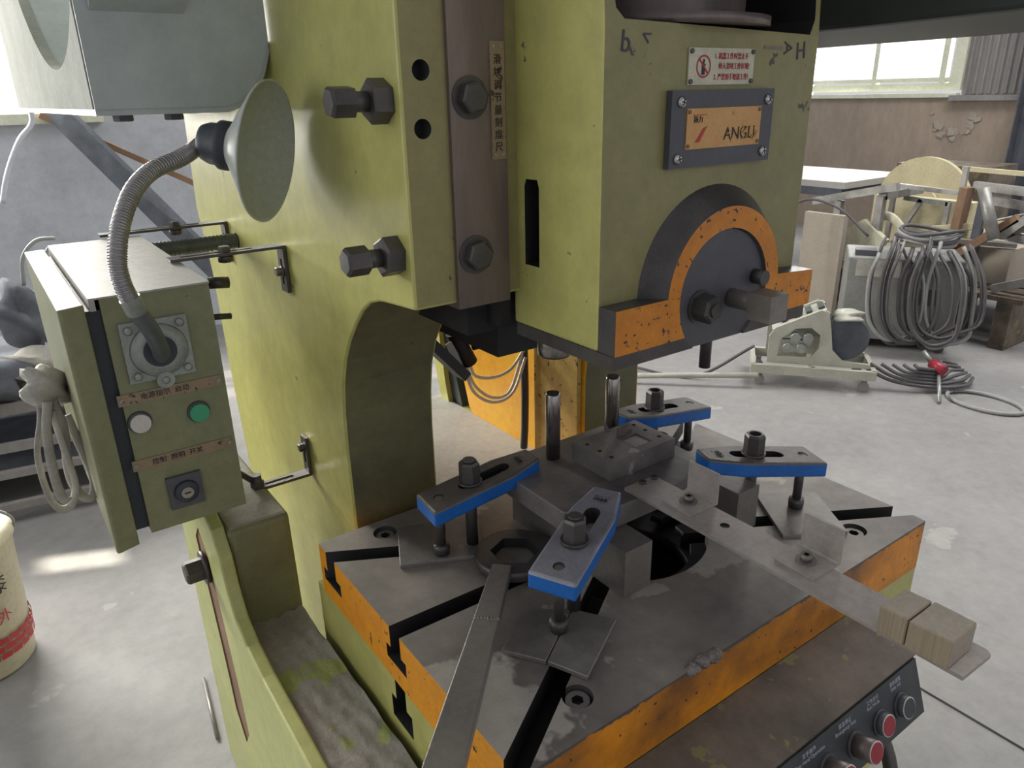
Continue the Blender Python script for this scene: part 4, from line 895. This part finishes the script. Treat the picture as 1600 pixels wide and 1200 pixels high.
# ================================================================== RIGHT BACKGROUND
# welding wire feeder on a low dolly
DX = Vector((0.40, -0.50, 0)).normalized(); DN = Vector((0.50, 0.40, 0)).normalized(); O = Vector((3.34, 2.40, 0))
def dp(a, n__, z): return O + DX * a + DN * n__ + Vector((0, 0, z))
DL = thing('low_dolly', 'low pale steel dolly on castors on the right floor', 'dolly', tuple(dp(0.31, 0.15, 0)))
b = newbm()
for n__ in (0.0, 0.30): bar(b, dp(-0.01, n__, 0.10), dp(0.63, n__, 0.10), 0.025, 0.05)
for a in (0.0, 0.62): bar(b, dp(a, 0.0, 0.10), dp(a, 0.30, 0.10), 0.025, 0.05)
bar(b, dp(0.31, 0.0, 0.10), dp(0.31, 0.30, 0.10), 0.025, 0.05); part('deck_frame', b, 'greysteelpaint', DL)
for a in (0.04, 0.58):
    for n__ in (0.02, 0.28):
        b = newbm(); p = dp(a, n__, 0.028); cyl(b, p - DX.cross(Vector((0, 0, 1))) * 0.012, p + DX.cross(Vector((0, 0, 1))) * 0.012, 0.027, n=20); bar(b, p + Vector((0, 0, 0.01)), p + Vector((0, 0, 0.05)), 0.02, 0.02); part('castor', b, 'cladding', DL)
WFd = thing('wire_feeder', 'pale grey welding wire feeder with open side standing on the dolly', 'feeder', tuple(dp(0.3, 0.15, 0.125)))
b = newbm()
def side(n0, n1):
    out = [(0.07, 0.13), (0.10, 0.127), (0.60, 0.127), (0.60, 0.15), (0.46, 0.16), (0.40, 0.22), (0.38, 0.34), (0.36, 0.43), (0.32, 0.44), (0.10, 0.33), (0.07, 0.28)]
    A_ = [b.verts.new(dp(a, n0, z)) for a, z in out]; B_ = [b.verts.new(dp(a, n1, z)) for a, z in out]
    b.faces.new(A_); b.faces.new(B_[::-1])
    for i in range(len(out)): b.faces.new((A_[i], B_[i], B_[(i + 1) % len(out)], A_[(i + 1) % len(out)]))
side(0.03, 0.05); side(0.24, 0.26); bmesh.ops.recalc_face_normals(b, faces=b.faces[:])
k = newbm(); pts = [(0.12, 0.17), (0.29, 0.17), (0.33, 0.22), (0.33, 0.30), (0.28, 0.34), (0.20, 0.33), (0.13, 0.27)]
A_ = [k.verts.new(dp(a, -0.02, z)) for a, z in pts]; B_ = [k.verts.new(dp(a, 0.1, z)) for a, z in pts]; k.faces.new(A_); k.faces.new(B_[::-1])
for i in range(len(pts)): k.faces.new((A_[i], B_[i], B_[(i + 1) % len(pts)], A_[(i + 1) % len(pts)]))
bmesh.ops.recalc_face_normals(k, faces=k.faces[:])
part('side_frame', cut(b, [k], 'side_frame', ['greysteelpaint']), None, WFd)
b = newbm(); bar(b, dp(0.085, 0.15, 0.31), dp(0.35, 0.15, 0.435), 0.22, 0.012); part('top_cover', b, 'greysteelpaint', WFd)
for a, s in ((0.13, 0.03), (0.19, 0.035), (0.25, 0.03), (0.31, 0.03)):
    b = newbm(); bar(b, dp(a, 0.14, 0.348 + (a - 0.13) * 0.47), dp(a + s, 0.14, 0.348 + (a + s - 0.13) * 0.47), 0.10, 0.01); part('control_knob', b, 'headdark', WFd)
b = newbm()
for a, z in ((0.17, 0.22), (0.24, 0.22), (0.205, 0.28), (0.27, 0.28)): cyl(b, dp(a, 0.06, z), dp(a, 0.02, z), 0.026, n=18)
bar(b, dp(0.14, 0.05, 0.25), dp(0.29, 0.05, 0.25), 0.03, 0.03); part('feed_rollers', b, 'alu', WFd)
b = newbm(); cyl(b, dp(0.46, 0.06, 0.28), dp(0.46, 0.20, 0.28), 0.12, n=32); part('wire_spool', b, 'fabricdark', WFd)
b = newbm(); blob(b, dp(0.47, 0.14, 0.39), 0.10, 0.07, 0.03, 0.35, 9); single('plastic_sheet', b, 'glassy' if False else 'greysteelpaint', 'crumpled clear plastic lying on the wire spool of the feeder', 'sheet')

# welding power source
WB = thing('welding_power_source', 'grey box shaped welding power source behind the feeder, draped with cables', 'welder', (4.5, 2.2, 0))
ax = Vector((0.55, -0.83, 0)).normalized(); an = Vector((0.83, 0.55, 0)).normalized(); Ow = Vector((4.32, 2.50, 0))
def wp(a, n__, z): return Ow + ax * a + an * n__ + Vector((0, 0, z))
def obox(b, a0, a1, n0, n1, z0, z1, f=wp, mi=0):
    v = [b.verts.new(f(a, n__, z)) for z in (z0, z1) for a, n__ in ((a0, n0), (a1, n0), (a1, n1), (a0, n1))]
    fs = [b.faces.new([v[i] for i in q]) for q in ((3, 2, 1, 0), (4, 5, 6, 7), (0, 1, 5, 4), (1, 2, 6, 5), (2, 3, 7, 6), (3, 0, 4, 7))]
    for q in fs: q.material_index = mi
    bmesh.ops.recalc_face_normals(b, faces=fs)
b = newbm(); obox(b, 0, 0.64, 0, 0.42, 0.06, 0.575); bevel(b, 0.01); part('housing', b, 'welder', WB)
b = newbm(); obox(b, 0.05, 0.30, -0.004, 0, 0.46, 0.56); part('rating_plate', b, 'fabric', WB)
b = newbm(); obox(b, 0.40, 0.52, -0.004, 0, 0.30, 0.40); part('vent_panel', b, 'slate', WB)
b = newbm(); obox(b, 0.04, 0.16, 0.05, 0.15, 0.575, 0.61); part('lifting_eye', b, 'slate', WB)
for a in (0.06, 0.58):
    b = newbm(); p = wp(a, 0.03, 0.032); cyl(b, p - an * 0.015, p + an * 0.015, 0.031, n=18); part('castor', b, 'black', WB)
# cable bundle: long hanging loops
rr = random.Random(3)
for i in range(13):
    a = 0.20 + 0.024 * i + rr.uniform(-0.03, 0.03); w2 = 0.08 + rr.uniform(0, 0.13); top = 0.61 + rr.uniform(-0.02, 0.09); bot = 0.05 + rr.uniform(0, 0.10); n0 = -0.05 - rr.uniform(0, 0.10)
    p0 = [wp(a, 0.10, top), wp(a - 0.03, n0 + 0.02, top - 0.03), wp(a - 0.06, n0, 0.45), wp(a - 0.03, n0 - 0.02, 0.22), wp(a + 0.08, n0 - 0.04, bot), wp(a + 0.20, n0, bot + 0.03), wp(a + w2 + 0.10, n0 + 0.02, 0.25), wp(a + w2 + 0.08, n0 + 0.04, 0.48), wp(a + w2, 0.02, top - 0.02)]
    b = newbm(); tube(b, p0, 0.0085 if i % 3 else 0.012, 8, 6); single('welding_cable', b, 'cable' if i % 4 else 'cablelight', 'dark grey welding cable hanging in long loops from the welding power source' if i % 4 else 'pale grey welding cable hanging in long loops from the welding power source', 'cable', 'cables looped on the welding power source')
for i in range(4):
    b = newbm(); q = [wp(0.42 + 0.17 * math.cos(t) + 0.01 * i, 0.16 + 0.12 * math.sin(t), 0.66 + 0.022 * i + 0.015 * math.sin(2 * t + i)) for t in [2 * PI * j / 14 for j in range(15)]]
    tube(b, q, 0.012, 8, 4); single('welding_cable', b, 'cable' if i % 2 else 'cablelight', 'thick cable coiled on top of the welding power source', 'cable', 'cable coils on top of the welding power source')
b = newbm(); cyl(b, (4.05, 1.78, 0.14), (4.03, 1.70, 0.12), 0.028, n=16); cyl(b, (4.06, 1.84, 0.19), (4.05, 1.78, 0.14), 0.014, n=12, mi=1); cyl(b, (4.02, 1.72, 0.10), (3.86, 1.62, 0.01), 0.009, n=10, mi=1); single('welding_torch', b, ['red', 'alu'], 'welding torch with red grip at the foot of the cable loops', 'torch')
for i in range(6):
    b = newbm(); p0 = [(3.75 + 0.04 * i, 2.02 - 0.04 * i, 0.14), (3.84 + 0.02 * i, 1.88 - 0.02 * i, 0.06 + 0.015 * i), (3.98 + 0.02 * i, 1.72, 0.035 + 0.015 * i), (4.12, 1.62 + 0.03 * i, 0.04 + 0.02 * i), (4.30, 1.66 + 0.02 * i, 0.03 + 0.01 * i)]
    tube(b, p0, 0.010, 8, 6); single('floor_cable', b, 'cable', 'grey cable in the tangle on the floor before the welding power source', 'cable', 'cables in the floor tangle')
b = newbm(); q = [(4.02 - 0.20 * math.cos(t) * 0.6 + 0.02, 1.48 - 0.18 * math.sin(t) * 1.0, 0.012) for t in [0.3 + 2 * PI * j / 22 * 1.75 for j in range(22)]]; tube(b, q, 0.010, 8, 4); single('hose_loop', b, 'cablelight', 'pale hose lying in a flat double loop on the concrete floor', 'hose')
b = newbm(); cyl(b, (2.55, 3.1, 0.03), (3.32, 2.35, 0.075), 0.016, n=12); single('floor_pole', b, 'greysteelpaint', 'long pale pole lying on the floor behind the slide, ending at the dolly', 'pole')
b = newbm(); tube(b, [(2.9, 3.4, 0.03), (3.0, 2.95, 0.02), (3.15, 2.65, 0.02), (3.36, 2.42, 0.22)], 0.009, 8, 8); single('feeder_cable', b, 'cable', 'dark cable running over the floor to the wire feeder', 'cable')
b = newbm(); tube(b, [(4.6, 2.55, 0.66), (4.55, 2.75, 0.82), (4.5, 2.95, 0.86), (4.45, 3.05, 0.75), (4.42, 3.05, 0.40), (4.42, 3.02, 0.02)], 0.009, 8, 8); single('draped_cable', b, 'cable', 'thin dark cable arching from the welding machine over the scrap frame', 'cable')

# scrap and frames
X = 5.4
def tb(name, label, segs, mt, w=0.035, h=None, cat='frame', grp=None):
    t = thing(name, label, cat, tuple(segs[0][0][:2]) + (0,), group=grp)
    for a, b_ in segs:
        b = newbm(); bar(b, a, b_, w, h or w); part('tube', b, mt, t)
    return t
tb('scrap_trestle', 'grey rectangular tube frame standing left in the scrap pile', [((5.0, 3.02, 0), (5.0, 3.02, 0.80)), ((5.0, 2.72, 0.0), (5.0, 2.72, 0.86)), ((5.0, 3.22, 0.78), (5.0, 2.62, 0.93)), ((5.5, 2.72, 0.86), (5.0, 2.72, 0.86))], 'scrap', 0.05)
tb('scrap_trestle', 'light tube frame with square opening in the middle of the scrap pile', [((5.3, 2.80, 0.90), (5.3, 2.30, 0.88)), ((5.3, 2.80, 0.5), (5.3, 2.80, 0.9)), ((5.3, 2.35, 0.45), (5.3, 2.35, 1.05)), ((5.3, 2.72, 0.82), (5.3, 2.42, 0.81)), ((5.3, 2.42, 0.82), (5.3, 2.42, 0.6)), ((5.3, 2.6, 0.82), (5.3, 2.75, 0.5))], 'scrap', 0.03)
tb('scrap_trestle', 'welded angle frame reaching out at the right end of the scrap pile', [((5.3, 2.28, 0.94), (5.3, 1.5, 0.90)), ((5.3, 2.2, 0.86), (5.3, 1.5, 0.80)), ((5.25, 2.05, 0.66), (5.25, 1.45, 0.60)), ((5.25, 2.02, 0.66), (5.25, 1.6, 0.92)), ((5.2, 2.02, 0.66), (5.2, 1.7, 0.98))], 'scrap', 0.05)
tb('scrap_trestle', 'long thin light bar lying on top of the scrap pile', [((5.7, 2.55, 1.00), (5.7, 1.75, 0.98))], 'paleyellow', 0.03, cat='bar')
tb('rusty_beam', 'rusty brown upright beam in the scrap pile', [((5.25, 2.32, 0.48), (5.25, 2.30, 0.93))], 'rust', 0.10, 0.05, cat='beam')
tb('rusty_beam', 'rusty brown diagonal beam leaning right of the upright one', [((5.2, 2.25, 0.52), (5.2, 1.95, 0.78))], 'rust', 0.05, cat='beam')
tb('rusty_beam', 'dark upright beam beside the rusty one in the scrap pile', [((5.27, 2.20, 0.45), (5.27, 2.19, 0.9))], 'fabricdark', 0.05, cat='beam')
b = newbm(); cyl(b, (5.1, 2.14, 0.95), (5.1, 2.02, 0.65), 0.035, n=20); single('round_pipe', b, 'scrap', 'short round grey pipe leaning in the scrap frame', 'pipe')
b = newbm(); cyl(b, (6.0, 2.95, 0.68), (6.05, 2.95, 0.68), 0.36, n=48); cyl(b, (5.96, 2.95, 0.68), (6.0, 2.95, 0.68), 0.14, n=32); single('cable_reel', b, 'paleyellow', 'large pale round reel standing behind the scrap frames', 'reel')
b = newbm(); box(b, 5.5, 5.6, 2.35, 3.05, 0.35, 0.80); single('cardboard_sheet', b, 'paleyellow', 'pale board standing behind the middle scrap frame', 'board')
b = newbm(); box(b, 6.6, 7.1, 2.75, 3.5, 0.0, 0.93); single('dark_crate', b, 'grime', 'brown crate against the right wall behind the scrap', 'crate')
b = newbm(); prism(b, [(2.95, 0.42), (2.70, 0.40), (2.62, 0.58), (2.80, 0.70), (2.92, 0.62)], 'x', 4.95, 5.0); single('bent_guard', b, 'cream', 'cream bent sheet guard in the scrap pile', 'sheet')
b = newbm(); tube(b, [(5.05, 2.62, 0.45), (5.05, 2.55, 0.6), (5.05, 2.66, 0.72), (5.05, 2.78, 0.70)], 0.03, 10, 6, flat=0.4); single('curved_strip', b, 'cream', 'cream curved strip in the scrap pile', 'strip')
PLT = thing('scrap_pallet', 'wooden pallet carrying the scrap frames by the right wall', 'pallet', (5.5, 2.4, 0))
for i in range(6):
    b = newbm(); box(b, 5.0 + i * 0.17, 5.13 + i * 0.17, 1.75, 3.2, 0.30, 0.33); part('board', b, 'grime', PLT)
for y in (1.8, 2.4, 3.1):
    b = newbm(); box(b, 5.0, 6.0, y, y + 0.09, 0.0, 0.2995); part('bearer', b, 'grime', PLT)
b = newbm(); box(b, 4.75, 4.80, 2.82, 3.12, 0.0, 0.74); single('standing_panel', b, 'foamtop', 'beige steel panel standing left of the welding power source', 'panel')
TBn = thing('work_bench', 'bench with pale top against the right wall, behind the slide', 'bench', (6.2, 3.9, 0))
b = newbm(); box(b, 5.6, 6.6, 3.36, 4.6, 0.80, 0.85); part('bench_top', b, 'cabtop', TBn)
b = newbm(); box(b, 5.6, 6.6, 3.38, 4.6, 0.735, 0.7995); part('apron', b, 'fabricdark', TBn)
for x in (5.64, 6.56):
    for y in (3.40, 4.5):
        b = newbm(); box(b, x - 0.03, x + 0.03, y - 0.03, y + 0.03, 0, 0.7345); part('leg', b, 'cladding', TBn)
b = newbm(); cyl(b, (6.1, 1.75, 0.22), (6.1, 1.92, 0.22), 0.215, n=28); lathe(b, (6.1, 1.74, 0.22), (6.1, 2.0, 0.22), [(0, 0.09), (0.02, 0.09)], n=20, mi=1); single('rubber_wheel', b, ['slotdark', 'cladding'], 'dark rubber wheel at the right edge beyond the scrap frames', 'wheel')
b = newbm(); box(b, 5.3, 6.0, 1.98, 2.5, 0.331, 0.56); single('wooden_box', b, 'foamtop', 'brown wooden box under the right part of the scrap pile', 'box')

# loose offcuts lying on the wooden box and in front of it
for (p, q, w, h, mt, lab) in (((5.15, 2.42, 0.60), (5.35, 1.98, 0.585), 0.05, 0.03, 'scrap', 'short galvanised channel offcut lying on the wooden box, lowest one'),
                       ((5.25, 2.48, 0.64), (5.30, 2.05, 0.72), 0.04, 0.04, 'paleyellow', 'pale timber offcut tilted up on the wooden box'),
                       ((5.45, 2.45, 0.60), (5.60, 1.95, 0.78), 0.06, 0.03, 'scrap', 'galvanised strip leaning up at the back of the wooden box'),
                       ((5.05, 1.95, 0.36), (5.05, 1.62, 0.50), 0.05, 0.05, 'scrap', 'square tube offcut projecting past the right end of the pallet'),
                       ((5.02, 2.95, 0.35), (4.98, 2.60, 0.52), 0.03, 0.06, 'cabtop', 'light flat strip leaning low behind the welding power source')):
    b = newbm(); bar(b, p, q, w, h); bevel(b, 0.002, 1); single('steel_offcut' if mt != 'paleyellow' else 'timber_offcut', b, mt, lab, 'offcut')
